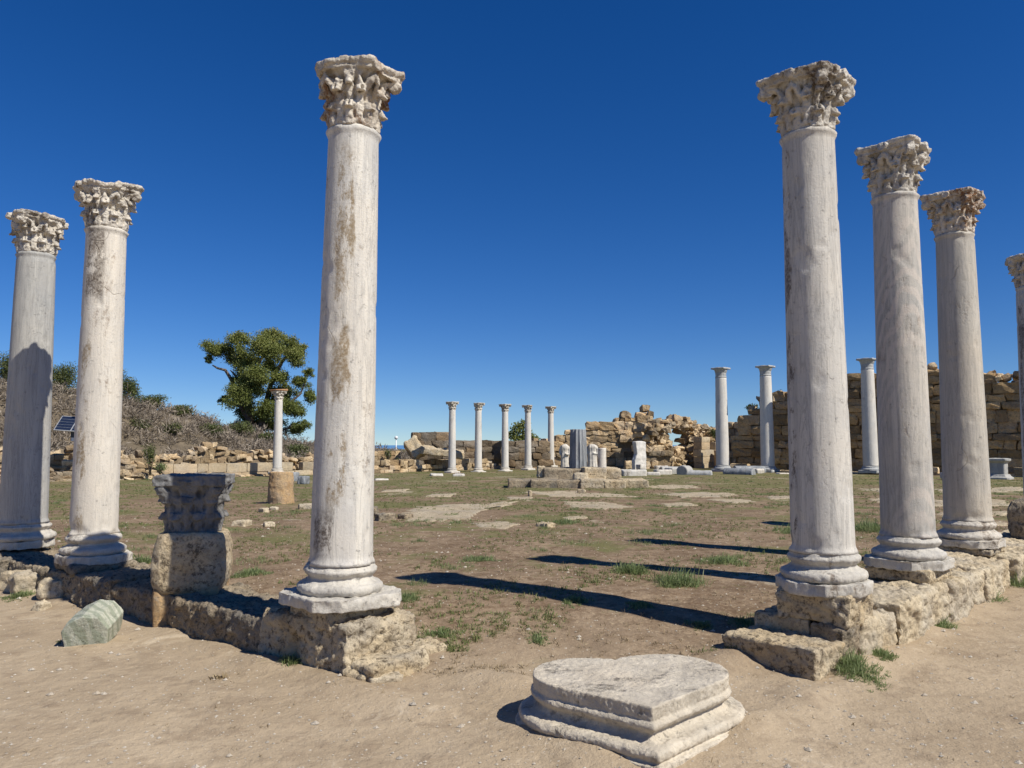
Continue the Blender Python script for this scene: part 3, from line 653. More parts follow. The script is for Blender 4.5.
# three taller grey columns of the far portico with flat capitals
def tall_capital():
    bm=bmesh.new(); lathe(bm,[(.31,0),(.33,.03),(.33,.07),(.31,.09),(.31,.30),(.33,.33),(.36,.42),(.38,.50)],32)
    box(bm,(0,0,.545),(.84,.84,.10)); me=bm_mesh(bm,'capital'); return erode(me,.025,[('CLOUDS',.2,.04,.5),('CLOUDS',.06,.02,.5)],5)
tcap=tall_capital(); tb=base_mesh(61,.37,.025,.6); tp=plinth_mesh(61,1.0,.16,.05,.035,.8); tsh=shaft_mesh(61,5.05,.375,.315,.006,32,60)
for i,(p,lab) in enumerate([((12.06,44.30,.08),'tall grey column with flat capital, its lower half in shade, left of the far pair'),
     ((14.28,43.21,.08),'tall grey column with flat capital just left of the thick near column'),
     ((16.45,41.70,.10),'tall grey column hidden straight behind the thick near column'),
     ((18.62,40.17,.15),'tall pale column with flat capital seen between the two nearest right columns')]):
    t=empty('portico_column',p,ROT,lab,'column','tall columns of the far portico')
    link('plinth',tp,M['marble_farg'],t); link('base',tb,M['marble_farg'],t,(0,0,.155)); link('shaft',tsh,M['marble_farg' if i<3 else 'marble_far'],t,(0,0,.34)); link('capital',tcap,M['marble_farg'],t,(0,0,5.37))
# ------------------------------------------------------------------ footings under the near columns
def block_line(name,start,d,nrm,segs,label,m,w=.72,z0=-.12,seed=0,voxel=.015):
    """segs: (length, top height, front offset, width)"""
    ang=math.atan2(d.y,d.x); t=empty(name,(start.x,start.y,0),ang,label,'footing'); x=0
    for i,(L,top,off,wd,mm) in enumerate(segs):
        me=rock_mesh((L+.02,wd,top-z0),seed+i,voxel,.09,.055,.06,.07)
        link('block',me,M[mm or m],t,(x+L/2,off,z0)); x+=L
    return t
# left: runs from the near end (right of the first column) away to the left; +y local = outside/inside depending on handedness
st=Vector((-1.24,5.593))-U*.41
block_line('column_footing',st,U,NL,[(.93,.40,-.06,.66,'lime'),(1.25,.36,-.05,.64,'lime_lichen'),(1.0,.35,-.08,.66,'lime_lichen'),(1.25,.375,-.04,.68,'lime_lichen'),(1.1,.35,-.06,.66,'lime_lichen'),(1.4,.36,0,.8,'lime_lichen'),(1.5,.34,0,.8,'lime_lichen')],'long rough limestone footing under the left row of columns','lime',seed=100)
# right
st=Vector((2.29,5.747))-V*.02
block_line('column_footing',st,V,NR,[(.62,.36,.05,.66,'lime_pale'),(1.15,.39,.03,.74,'lime_pale'),(1.0,.41,.02,.78,'lime_pale'),(1.1,.43,.01,.80,'lime_pale'),(1.3,.43,-.02,.84,'lime_pale'),(1.5,.38,-.02,.8,'lime_pale'),(1.5,.38,-.02,.8,'lime_pale')],'long pale limestone footing under the right row of columns','lime_pale',seed=120)
def rock(name,loc,size,rz,seed,label,cat,m='lime',voxel=.025,rough=.06,pit=.02,tilt=(0,0),group=None,jit=.08,bev=.12):
    me=rock_mesh(size,seed,voxel,rough,pit,jit,bev); o=link(name,me,M[m],None,loc,(tilt[0],tilt[1],rz)); return tag(o,label,cat,group)
aU=math.atan2(U.y,U.x)
# end stones of the left footing
p=Vector((-1.24,5.593))-U*.58
rock('stone_block',(p.x-.05,p.y+.05,.0),(.26,.50,.20),aU,201,'low broken stone sticking out below the near end of the left footing','block','lime',.02,.07,.03)
rock('stone_block',(-.66,5.62,.02),(.32,.24,.17),.6,202,'small rough stone at the right tip of the left footing','block','lime',.018,.05)
p=GG(383,680); rock('stone_fragment',(p.x,p.y,p.z-.02),(.22,.15,.06),.5,203,'small flat whitish stone lying at the corner of the left footing','stone','lime_pale',.012,.02)
p=GG(372,672); rock('stone_fragment',(-.98,5.14,.02),(.22,.16,.12),-.6,204,'rough knob of stone at the front corner of the left footing','stone','lime',.015,.05)
# rubble under the nearest right column
rock('stone_block',(-1.23,5.6,.34),(.50,.50,.15),ROT,209,'rough stone under the plinth of the brown stained left column','block','lime',.014,.05,.03)
rock('stone_block',(2.29,5.747,.33),(.56,.54,.225),ROT+.05,205,'cracked stone layer wedged under the plinth of the thick right column','block','lime',.014,.07,.04)
rock('stone_block',(3.588,7.085,.40),(.56,.54,.11),ROT-.03,206,'worn brown stone layer under the plinth of the slant streaked column','block','lime',.014,.05,.03)
rock('stone_block',(5.046,8.617,.42),(.56,.56,.08),ROT,207,'low worn stone layer under the plinth of the buff column','block','lime',.016,.04,.03)
rock('stone_block',(-4.22,7.93,.36),(.60,.58,.08),ROT,208,'thin stone layer under the plinth of the second column from the left','block','lime_lichen',.02,.03)
p=GG(775,668); rock('stone_block',(1.90,5.52,.02),(.70,.38,.24),-.87,210,'long rough stone block lying on the dirt in front of the right footing','block','lime',.013,.04,.035,bev=.08)
rock('stone_block',(2.06,5.84,.08),(.42,.36,.27),-.75,211,'short brown stone block behind the long block at the right footing','block','lime',.014,.04,.03)
rock('stone_block',(2.27,5.56,.03),(.26,.26,.33),ROT,212,'pitted stone wedged between the short block and the right footing','block','lime_lichen',.016,.05,.03)
# stub at the right edge on the footing
rock('stone_block',(6.74,10.06,.38),(.46,.50,.52),ROT,213,'dark weathered stump of stone on the right footing at the picture edge','block','lime_lichen',.025,.08,bev=.2)
# pedestal with carved capital on left row
pc=Vector((-2.80,6.86))
rock('stone_block',(pc.x,pc.y,.05),(.54,.54,.37),R(10),220,'lower reddish stone under the barrel shaped pedestal block','block','lime_orange',.02,.05)
def barrel():
    bm=bmesh.new(); s=.305
    prof=[(.88,0),(.97,.07),(1.02,.2),(1.0,.34),(.93,.45),(.86,.49)]
    def sq(a,z): k=max(abs(math.cos(a)),abs(math.sin(a))); return min(1/k,1.22)
    lathe(bm,[(s*r_,z) for r_,z in prof],48,0,(0,0,0),True,sq); me=bm_mesh(bm,'b'); return erode(me,.018,[('CLOUDS',.3,.05,.5),('CLOUDS',.06,.018,.5)],7)
tag(link('pedestal_block',barrel(),M['lime'],None,(pc.x,pc.y,.36),(0,0,R(14))),'barrel shaped limestone block carrying the dark carved capital','block')
def block_capital():
    bm=bmesh.new(); H=.50
    def rb(z): return .205+.02*z/H+.10*max(0,z/H-.5)**1.5*2
    lathe(bm,[(rb(H*i/10),H*.9*i/10) for i in range(11)],40)
    for k in range(8): leaf_shape(bm,k*PI/4+PI/8,rb,0,.17,.17,.05)
    for k in range(8): leaf_shape(bm,k*PI/4,rb,.05,.27,.16,.055)
    for c in range(4):
        a=PI/4+c*PI/2; leaf_shape(bm,a,rb,.2,.20,.14,.075)
        A=Vector((math.cos(a),math.sin(a),0)); tube(bm,[A*.22+Vector((0,0,.26)),A*.27+Vector((0,0,.34)),A*.33+Vector((0,0,.41))],[.05,.06,.05],8)
    box(bm,(0,0,.455),(.56,.56,.085)); me=bm_mesh(bm,'c')
    me=erode(me,.008,[('CLOUDS',.12,.022,.5),('VORONOI',.045,.016,.42),('CLOUDS',.04,.014,.5),('CLOUDS',.018,.009,.5)],9)
    return drill(me,[(k*PI/8+PI/16,.07,.035,.012,2.6) for k in range(16)]+[(k*PI/8+PI/16,.22,.035,.012,2.4) for k in range(16)]+[(k*PI/4+PI/8,.34,.05,.024,1.4) for k in range(8)])
tag(link('carved_capital',block_capital(),M['cap_grey'],None,(pc.x,pc.y,.84),(0,0,R(8))),'dark grey carved capital standing alone on the left pedestal','capital')
# greenish broken column fragment lying on the path at left
def fragment():
    bm=bmesh.new(); P=[(-.184,.008),(-.152,-.136),(-.008,-.14),(.16,-.12),(.180,.05),(.095,.144),(-.03,.15),(-.145,.085)]
    rows=[[bm.verts.new((x*k+dx,y,z*k+dz)) for x,z in P] for y,k,dx,dz in ((0,.97,0,0),(.02,1.0,0,0),(.2,1.0,.01,.0),(.33,.95,.03,.01),(.345,.92,.03,.02))]
    for r0,r1 in zip(rows,rows[1:]):
        for i in range(8): bm.faces.new((r0[i],r0[(i+1)%8],r1[(i+1)%8],r1[i]))
    bm.faces.new(rows[0]); bm.faces.new(rows[-1][::-1])
    me=bm_mesh(bm,'f'); return erode(me,.007,[('CLOUDS',.2,.010,.5),('CLOUDS',.03,.006,.5)],3,smooth=False)
o=link('column_fragment',fragment(),M['marble_green'],None,(-3.20,5.90,.185),(R(13),R(4),R(12))); o.scale=(.92,.9,.92); tag(o,'greenish broken column piece lying in the dirt beside the left footing','column fragment')
for i,(px,py,s) in enumerate([(46,592,.24),(20,586,.26),(34,604,.12),(62,588,.22),(8,584,.25),(118,600,.2)][:5]):
    p=GG(px,py+8); rock('rubble_stone',(p.x,p.y+.12,p.z-.04),(s*1.1,s*.9,s*.95),i*.7,230+i,['lumpy pale stone at the foot of the left footing below the second column','lumpy stone between the two left columns at the footing','small pale stone in front of the lumpy stones at far left','knobbly grey stone directly left of the second column plinth','rounded stone below the grey column at the left edge'][i],'stone','lime_pale',.018,.07,.02,bev=.25)
# ------------------------------------------------------------------ heart shaped corner base
def heart():
    u=Vector((U.x,U.y,0)); v=Vector((V.x,V.y,0))
    ctr=Vector((.60,4.46,0)); L=.55; r0=.31
    Ocn=Vector((.66,3.98,0))
    def outline(Rr,rt):
        # rt : reference radius keeps the centres fixed
        c1=Ocn+v*r0+u*L; c2=Ocn+u*r0+v*(L+.07)
        A=Ocn-(u+v)*(Rr-r0)
        pts=[]
        def seg(a,b,n): return [a.lerp(b,i/n) for i in range(n)]
        e1=c1-v*Rr; e2=c2-u*Rr
        pts+=seg(A,e1,14)
        # arc around c1 from direction -v through u to the notch
        mid=(c1+c2)/2; dd=(c2-c1).length/2; dirn=(c2-c1).normalized(); perp=Vector((-dirn.y,dirn.x,0))
        if perp.dot(u+v)<0: perp=-perp
        q=mid+perp*math.sqrt(max(1e-4,Rr*Rr-dd*dd)) if Rr>dd else mid
        def ang(x): return math.atan2(x.y,x.x)
        def arc(c,a,b,through,n):
            a0=ang(a-c); a1=ang(b-c); at_=ang(through)
            s=1
            # choose direction passing 'through'
            d1=(a1-a0)%(2*PI); dt=(at_-a0)%(2*PI)
            if dt>d1: d1-=2*PI
            return [c+Vector((math.cos(a0+d1*i/n),math.sin(a0+d1*i/n),0))*Rr for i in range(n)]
        pts+=arc(c1,e1,q,u,26); pts+=arc(c2,q,e2,v,26); pts+=seg(e2,A,14); return pts
    prof=[(.44,-.03),(.44,.05),(.425,.056)]
    for i in range(7): a=-PI/2+PI*i/6; prof.append((.39+.035*math.cos(a),.094+.036*math.sin(a)))
    prof+=[(.360,.133),(.335,.142),(.318,.160),(.316,.182),(.345,.190),(.347,.197)]
    for i in range(5): a=-PI/2+PI*i/4; prof.append((.338+.022*math.cos(a),.222+.022*math.sin(a)))
    prof+=[(.328,.247),(.326,.252),(.342,.256),(.345,.325),(.340,.330)]
    bm=bmesh.new(); rings=[]
    for Rr,z in prof: rings.append([bm.verts.new((p.x,p.y,z)) for p in outline(Rr,z)])
    for a,b in zip(rings,rings[1:]):
        n=len(a)
        for i in range(n): bm.faces.new((a[i],a[(i+1)%n],b[(i+1)%n],b[i]))
    bm.faces.new(list(reversed(rings[0]))); bm.faces.new(rings[-1])
    me=bm_mesh(bm,'h'); me.transform(Matrix.Translation(-ctr))
    me=erode(me,.007,[('CLOUDS',.35,.020,.5),('CLOUDS',.05,.009,.6),('CLOUDS',.02,.009,.55)],2)
    ho=link('corner_base',me,M['heart'],None,(ctr.x*.955+.035,ctr.y*.955,.07)); ho.scale=(.99,.925,.87)
    tag(ho,'heart shaped moulded marble column base lying on the dirt in the foreground','column base')
heart()
# ------------------------------------------------------------------ masonry walls
class Stones:
    rd=.14
    def __init__(s): s.v=[];s.f=[];s.t=[];s.h=[]
    def block(s,c,sz,ang,jit,r,rough=.03,n=3,tilt=0,tone=None,tint=None):
        ca,sa=math.cos(ang),math.sin(ang); tn=r.random() if tone is None else tone; ti=r.random()**2 if tint is None else tint
        cj={}
        for i in (-1,1):
            for j in (-1,1):
                for k in (-1,1): cj[i,j,k]=Vector((r.uniform(-jit,jit),r.uniform(-jit,jit)*.6,r.uniform(-jit,jit)))
        ids={}
        rt=Matrix.Rotation(tilt*r.uniform(-1,1),3,'Y')@Matrix.Rotation(tilt*r.uniform(-1,1),3,'X') if tilt else None
        so=Vector((r.uniform(0,99),r.uniform(0,99),0))
        for i in range(n+1):
            for j in range(n+1):
                for k in range(n+1):
                    if 0<i<n and 0<j<n and 0<k<n: continue
                    a,b,c_=(2*i/n-1,2*j/n-1,2*k/n-1)
                    e=sum(1 for q in (a,b,c_) if abs(q)>.99); sh={1:1,2:1-s.rd*.5,3:1-s.rd}[e]
                    p=Vector((a*sz[0]/2*(1-(1-sh)*.6),b*sz[1]/2*(1-(1-sh)*.8),c_*sz[2]/2*sh))
                    wj=Vector((0,0,0))
                    for q,d in cj.items(): wj+=d*((1+a*q[0])/2)*((1+b*q[1])/2)*((1+c_*q[2])/2)
                    p+=wj
                    if rough:
                        nv=noise.noise_vector(p*3.5+so); p+=nv*rough
                    if rt: p=rt@p
                    ids[i,j,k]=len(s.v); s.v.append((c[0]+p.x*ca-p.y*sa,c[1]+p.x*sa+p.y*ca,c[2]+p.z)); s.t.append(tn); s.h.append(ti)
        for a in range(n):
            for b in range(n):
                for f in (0,n):
                    q=[(f,a,b),(f,a+1,b),(f,a+1,b+1),(f,a,b+1)]; s._q(ids,q,f==0)
                    q=[(a,f,b),(a,f,b+1),(a+1,f,b+1),(a+1,f,b)]; s._q(ids,q,f==0)
                    q=[(a,b,f),(a+1,b,f),(a+1,b+1,f),(a,b+1,f)]; s._q(ids,q,f==0)
    def _q(s,ids,q,rev):
        q=[ids[x] for x in q]; s.f.append(q[::-1] if rev else q)
    def make(s,name,m,parent=None,org=(0,0,0),label=None,cat=None,group=None):
        me=bpy.data.meshes.new(name); o_=Vector(org); me.from_pydata([(x-o_.x,y-o_.y,z-o_.z) for x,y,z in s.v],[],s.f)
        for nm,d in (('tone',s.t),('tint',s.h)):
            at=me.attributes.new(nm,'FLOAT','POINT'); at.data.foreach_set('value',d)
        o=link(name,me,m,parent,org); return tag(o,label,cat,group)
def lerp_prof(prof,u):
    if u<=prof[0][0]: return prof[0][1]
    for (a,za),(b,zb) in zip(prof,prof[1:]):
        if u<=b: return za+(zb-za)*(u-a)/(b-a+1e-9)
    return prof[-1][1]
def wall_blocks(S_,a,b,z0,prof,ch,bl,th,r,jit=.03,rough=.03,hole=None,tilt=0,prot=.03,miss=.02,n=3,fill=True,tone=None,tint=None,chj=.25):
    """prof: (fraction along, top z). a,b: Vector2 endpoints of the centre line"""
    d=(b-a); L=d.length; d=d/L; nr=Vector((-d.y,d.x)); ang=math.atan2(d.y,d.x); z=z0
    x=.2
    while x<L-.2 and not hole:      # rubble core between the faces
        zt=min(lerp_prof(prof,max(0,(x-.3)/L)),lerp_prof(prof,min(1,(x+.3)/L)))-ch*.9
        if zt>z0+.1: c=a+d*x; S_.block((c.x,c.y,(z0+zt)/2),(.42,th*.72,zt-z0),ang,0,r,.02,2,0,.1,.3)
        x+=.4
    zmax=max(p[1] for p in prof)
    while z<zmax:
        h=ch*r.uniform(1-chj,1+chj); x=-r.random()*bl*.5
        while x<L:
            l=bl*r.uniform(.5,1.6); u=(x+l/2)/L
            if x+l>L+.3*l: l=max(.15,L-x); u=(x+l/2)/L
            zt=lerp_prof(prof,min(1,max(0,u)))+r.uniform(-.4,.4)*ch
            ok=z+h*.6<zt and r.random()>miss
            if hole and hole(u,z+h/2): ok=False
            if ok:
                off=r.uniform(-prot,prot)
                c=a+d*(x+l/2)+nr*off
                S_.block((c.x,c.y,z+h/2),(l*1.0,th,h*1.01),ang,jit,r,rough,n,tilt,tone() if tone else None,tint)
            x+=l
        z+=h
def wall(name,a,b,z0,prof,ch,bl,th,mt,label,seed,cat='wall',group=None,extra=None,**k):
    S_=Stones(); S_.rd=.07 if k.get('jit',.03)<.045 else .12; r=random.Random(seed); wall_blocks(S_,a,b,z0,prof,ch,bl,th,r,**k)
    if extra: extra(S_,r)
    o=S_.make(name,M[mt],None,(a.x,a.y,z0),label,cat,group)
    return o
def zpx(py,d): return D(512,py,d).z
def rub(S_,r,n,a,b,spread,z0,sz,tilt=.5,zf=None):
    for _ in range(n):
        u=r.random(); c=a.lerp(b,u); s=sz*r.uniform(.5,1.5)
        zz=(zf(u) if zf else z0)
        S_.block((c.x+r.uniform(-spread,spread),c.y+r.uniform(-spread,spread),zz+r.uniform(0,.5)*s),(s*r.uniform(.8,1.6),s*r.uniform(.7,1.2),s*r.uniform(.5,.9)),r.random()*3,.05*s*3,r,.05*s*3,3,tilt)
def LN(px0,d0,px1,d1): return W(px0,d0),W(px1,d1)
# long low wall on the left: line through (-13,37) along V
lp=lambda k,o=0: Vector((-13,37))+V*k+U*o
def kpx(px,o=0):   # param k where the line (offset o) meets a pixel column
    g=(px-512)/770.; b0=Vector((-13,37))+U*o; return (g*b0.y-b0.x)/(V.x-g*V.y)
def lwall(px0,px1,o,zp,ch,bl,th,mt,label,seed,**k):
    k0,k1=kpx(px0,o),kpx(px1,o); a,b=lp(k0,o),lp(k1,o)
    prof=[]
    for px,py in zp:
        kk=kpx(px,o); q=lp(kk,o); prof.append(((kk-k0)/(k1-k0),zpx(py,q.y)))
    return wall('ruined_wall',a,b,-.1,prof,ch,bl,th,mt,label,seed,**k)
lwall(-40,170,0,[(-40,466),(60,470),(110,471),(165,472),(170,473)],.16,.30,.5,'wall_lit','low dry stone rubble wall along the left end of the court',301,jit=.05,rough=.06,prot=.08,tilt=.12,n=3)
lwall(-40,172,1.6,[(-40,452),(60,454),(100,459),(135,461),(172,462)],.22,.40,.5,'wall_lit','second rubble terrace wall above the low wall at the left end',302,jit=.05,rough=.06,prot=.1,tilt=.1)
lwall(170,318,.1,[(170,474),(240,474),(318,476)],.14,.26,.5,'wall_lit','low rubble course below the smooth cut blocks behind the orange stump',303,jit=.05,rough=.06,prot=.07,tilt=.1)
lwall(171,345,.55,[(171,464),(240,464),(320,465),(345,466)],.42,.95,.45,'wall_pale','line of smooth pale cut blocks on the terrace behind the slim column',304,jit=.012,rough=.01,prot=.02,miss=0,chj=.04)
lwall(-30,345,3.0,[(-30,447),(100,452),(170,455),(190,450),(212,441),(220,446),(235,452),(262,450),(300,455),(345,458)],.2,.34,.5,'wall_lit','broken upper rubble wall at the foot of the brushy hill',305,jit=.07,rough=.08,prot=.25,tilt=.3,miss=.16)
# span of the dark sunk opening at far left
a=W(40,33.2);b=W(64,33.2)
# front wall behind the five columns
lwall(340,560,0,[(340,460),(372,461),(430,460),(500,458),(540,456),(560,458)],.30,.50,.6,'wall_lit','long coursed sandstone wall behind the row of five distant columns',310,jit=.04,rough=.05,prot=.08,miss=.06)
lwall(345,398,1.8,[(345,450),(398,448)],.34,.8,.6,'wall_lit','higher sandstone wall with a flat top left of the leaning slab',311,jit=.02,rough=.03)
lwall(528,562,1.4,[(528,441),(562,439)],.33,.55,.6,'wall_lit','high pale block pier between the fourth and fifth distant columns',312,jit=.03,rough=.04,prot=.05)
wall('ruined_wall',W(416,47.5),W(548,50),-.1,[(0,zpx(436,48)),(.06,zpx(432,48)),(.22,zpx(431,48)),(.30,zpx(438,48)),(.40,zpx(441,48)),(.7,zpx(441,49)),(.85,zpx(440,50)),(1,zpx(441,50))],.42,.7,.8,'wall_shaded','dark shaded ruin wall behind the first of the five columns',313,jit=.05,rough=.06,prot=.07)
rock('fallen_slab',(-5.35,45.0,.95),(.8,1.0,1.1),.3,314,'big pale stone slab leaning up behind the low wall','slab','lime',.07,.25,.06,tilt=(-.35,-.55))
rock('fallen_slab',(-4.1,45.2,1.0),(2.5,1.1,.42),.1,315,'long tilted lump of masonry lying beside the leaning slab','slab','lime',.07,.25,.08,tilt=(.1,.13))
# centre ruin
a=W(556,52);b=W(650,52)
wall('ruined_wall',a,b,-.1,[(0,zpx(437,52)),(.08,zpx(433,52)),(.32,zpx(430,52)),(.40,zpx(422,52)),(.60,zpx(421,52)),(.75,zpx(419,52)),(1,zpx(418,52))],.42,.85,1.0,'wall_gold','brown coursed ruin wall behind the fluted drum and white stump',320,jit=.04,rough=.09,prot=.09,miss=.04,chj=.38)
a=W(598,53.2);b=W(662,53.5)
wall('ruined_wall',a,b,1.5,[(0,zpx(423,53)),(.25,zpx(421,53)),(.32,zpx(415,53)),(.55,zpx(413,53)),(.70,zpx(411,53)),(.72,zpx(404,53)),(.84,zpx(404,53)),(.87,zpx(411,53)),(1,zpx(424,53))],.38,.5,.9,'wall_gold','jagged highest ruin wall with a small square tower of blocks on top',321,jit=.07,rough=.09,prot=.2,miss=.05,tilt=.08)
a=W(641,50);b=W(710,55.8)
hx=lambda u,z: ((u-.42)/.115)**2+((z-1.95)/.85)**2<1 and z>1.25
def ext(S_,r):
    for i in range(230):
        u=r.random(); c=a.lerp(b,u); zz=r.uniform(.2,2.9)
        if ((u-.42)/.17)**2+((zz-1.95)/1.0)**2<1: continue
        s=r.uniform(.12,.5); S_.block((c.x+.35*r.random()+.1,c.y-.6-.35*r.random(),zz),(s,s,s*.7),r.random()*3,.12,r,.14,3,.4)
wall('ruined_wall',a,b,-.1,[(0,zpx(425,50)),(.10,zpx(422,50)),(.24,zpx(421,50)),(.38,zpx(418,52)),(.50,zpx(417,53)),(.62,zpx(418,53)),(.80,zpx(424,55)),(.92,zpx(430,55)),(1,zpx(436,55))],.30,.42,.8,'wall_lit','sunlit crumbling rubble wall pierced by an arched opening to the sky',322,jit=.09,rough=.12,prot=.22,miss=.06,tilt=.15,hole=hx,extra=ext)
wall('ruined_wall',W(628,49.5),W(672,49.8),-.1,[(0,zpx(463,49)),(.25,zpx(440,49)),(.5,zpx(442,49)),(.7,zpx(446,49)),(1,zpx(450,49))],.36,.6,.7,'wall_lit','low stepped masonry in front of the arched opening',323,jit=.06,rough=.08,prot=.12,tilt=.08,miss=.08)
wall('ruined_wall',W(699,51.5),W(722,53.0),-.1,[(0,zpx(437,52)),(.3,zpx(437,52)),(.35,zpx(445,52)),(1,zpx(446,52))],.45,.7,.7,'wall_pale','smooth pale cut stone wall end left of the tall grey column',324,jit=.01,rough=.012,prot=.01,miss=0,tone=lambda:.6)
rock('ruin_chunk',(13.9,51.4,-.1),(.7,.7,1.4),.4,325,'rough rubble stump beside the pale cut wall','rubble','lime_orange',.06,.2)
# right wall
d0=Vector((.665*38.6,38.6)); dirw=Vector((-.62,.79))*0+Vector((-.79,.61))
def rw(px):
    g=(px-512)/770.; k=(g*d0.y-d0.x)/(dirw.x-g*dirw.y); return d0+dirw*k
a,b=rw(1130),rw(738)
L_=(b-a).length
rp=[]
for px,py in [(1130,382),(1024,380),(1015,376),(985,377),(955,380),(938,369),(925,370),(905,375),(880,377),(850,375),(842,385),(815,388),(800,391),(790,392),(775,398),(765,400),(757,410),(750,415),(742,430),(738,440)]:
    q=rw(px); rp.append(((q-a).length/L_,zpx(py,q.y)))
wall('ruined_wall',a,b,-.1,rp,.50,.95,1.2,'wall_brown','long high brown sandstone wall behind the right columns',330,jit=.04,rough=.10,prot=.08,miss=.012,chj=.38)
def ext2(S_,r):
    for i in range(150):
        u=r.random(); q=a.lerp(b,u); s=r.uniform(.18,.42); z=lerp_prof(rp,u)
        S_.block((q.x+r.uniform(-.5,.5),q.y+r.uniform(-.5,.5),z-.15+r.uniform(-.1,.25)),(s*1.4,s,s*.8),r.random()*3,.06,r,.08,3,.4)
S_=Stones(); ext2(S_,random.Random(331)); S_.make('rubble_crest',M['wall_lit'],None,(a.x,a.y,3.5),'loose rubble crowning the long high brown wall','rubble'); bpy.data.objects['rubble_crest']['kind']='stuff'
wall('ruined_wall',rw(722)+Vector((.8,1.5)),rw(760)+Vector((.6,1.2)),-.1,[(0,zpx(421,50)),(.5,zpx(420,50)),(1,zpx(424,50))],.42,.6,.8,'wall_lit','lower rubble wall end between the tall grey columns',332,jit=.07,rough=.09,prot=.12,tilt=.1,miss=.06)
wall('stone_kerb',rw(1060)+Vector((-1.9,-1.9)),rw(735)+Vector((-1.6,-1.8)),-.1,[(0,.42),(.5,.34),(1,.3)],.3,1.1,.5,'wall_lit','low stone kerb along the foot of the long high wall',333,jit=.03,rough=.04,miss=.12)
# ------------------------------------------------------------------ podium and things on it
pd=27.5
def PX(px,d): return (px-512)/770.*d
podium=[(516,472.5,548,8,'first',25),(548,482,0,0,'',0)]
def prock(px0,px1,pyt,pyb,d,depth,seed,label,m='lime',name='stone_block',rz=0,cat='block',rough=.1,base=None,tilt=(0,0),bev=.12):
    s=d/770.; zt=zpx(pyt,d); zb=zpx(pyb,d) if base is None else base
    return rock(name,(PX((px0+px1)/2,d)*1.0,d+depth/2,zb),((px1-px0)*s,depth,zt-zb),rz,seed,label,cat,m,max(.02,d*.0012),rough*.6,.03,tilt=tilt,bev=bev)
for i,(x0,x1,yt,yb,d,dep,m,lab) in enumerate([
 (508,534,480,489,26.0,1.5,'lime_lichen','leftmost stone of the lower podium step'),
 (530,560,480,489,25.8,1.5,'lime_lichen','dark pitted stone of the lower podium step below the statue'),
 (556,582,481,489,25.8,1.6,'lime_lichen','dark middle stone of the lower podium step'),
 (580,606,480,489,25.7,1.6,'lime','broad stone of the lower podium step under the rounded boulder'),
 (604,626,481,490,25.7,1.6,'lime','cracked stone of the lower podium step left of the last one'),
 (622,648,480,489,26.0,1.6,'lime','rightmost stone of the lower podium step'),
 (543,573,468.5,480,27.5,1.6,'lime_lichen','dark stone of the upper podium course left of the fluted drum'),
 (570,586,469,480,27.7,1.6,'lime_lichen','narrow shaded stone of the upper podium under the fluted drum'),
 (583,606,467.5,481,27.0,1.5,'lime','large pale stone of the upper podium right of the fluted drum'),
 (605,620,468,479,27.4,1.3,'lime','smaller pale stone at the right end of the upper podium')]):
    prock(x0,x1,yt,yb+1,d,dep,400+i,lab,m,group=None) if False else prock(x0,x1,yt,yb+1,d,dep,400+i,lab,m)
prock(573,588,473,483,26.6,.5,412,'rounded boulder lying on the podium step below the fluted drum','lime_pale',cat='boulder',bev=.3)
prock(537,545,466,478,27.6,.4,413,'small upright stone at the left end of the podium','lime_pale')
def fluted():
    bm=bmesh.new(); n=13; N_=n*8
    def rf(a,z): k=(a*n/(2*PI))%1; return 1-.14*math.sin(PI*k)**.6
    H=1.45; lathe(bm,[(.335,0),(.34,.05)]+[(.34-.008*i,.05+(H-.07)*i/6) for i in range(1,7)]+[(.285,H)],N_,0,(0,0,0),True,rf)
    me=bm_mesh(bm,'fl'); 
    return erode(me,None,[('CLOUDS',.3,.02,.5)],4)
tag(link('fluted_drum',fluted(),M['marble_blue'],None,(PX(578,28.3),28.3,zpx(468.5,28.3)-.02)),'dark blue grey fluted column stump on the podium in mid court','column stump')
def stump(name,px,py,pyt,d,r,mt,label,cat,seed,vox=.03,er=1):
    z0=zpx(py,d); H=zpx(pyt,d)-z0; bm=bmesh.new(); lathe(bm,[(r,0),(r*1.01,H*.3),(r*.98,H*.7),(r*.95,H)],32); me=bm_mesh(bm,'s')
    return tag(link(name,erode(me,vox,[('CLOUDS',.4,.05*er,.5),('CLOUDS',.08,.02*er,.5)],seed),M[mt],None,(PX(px,d),d,z0)),label,cat)
stump('column_stump',601.5,468,448,28.0,.16,'marble_white','small smooth white column stump on the podium right of the fluted drum','column stump',5,.02,.4)
stump('column_stump',283,510,472,18.2,.285,'lime_orange','thick orange lichened column stump standing in the left of the court','column stump',6,.022,1.4)
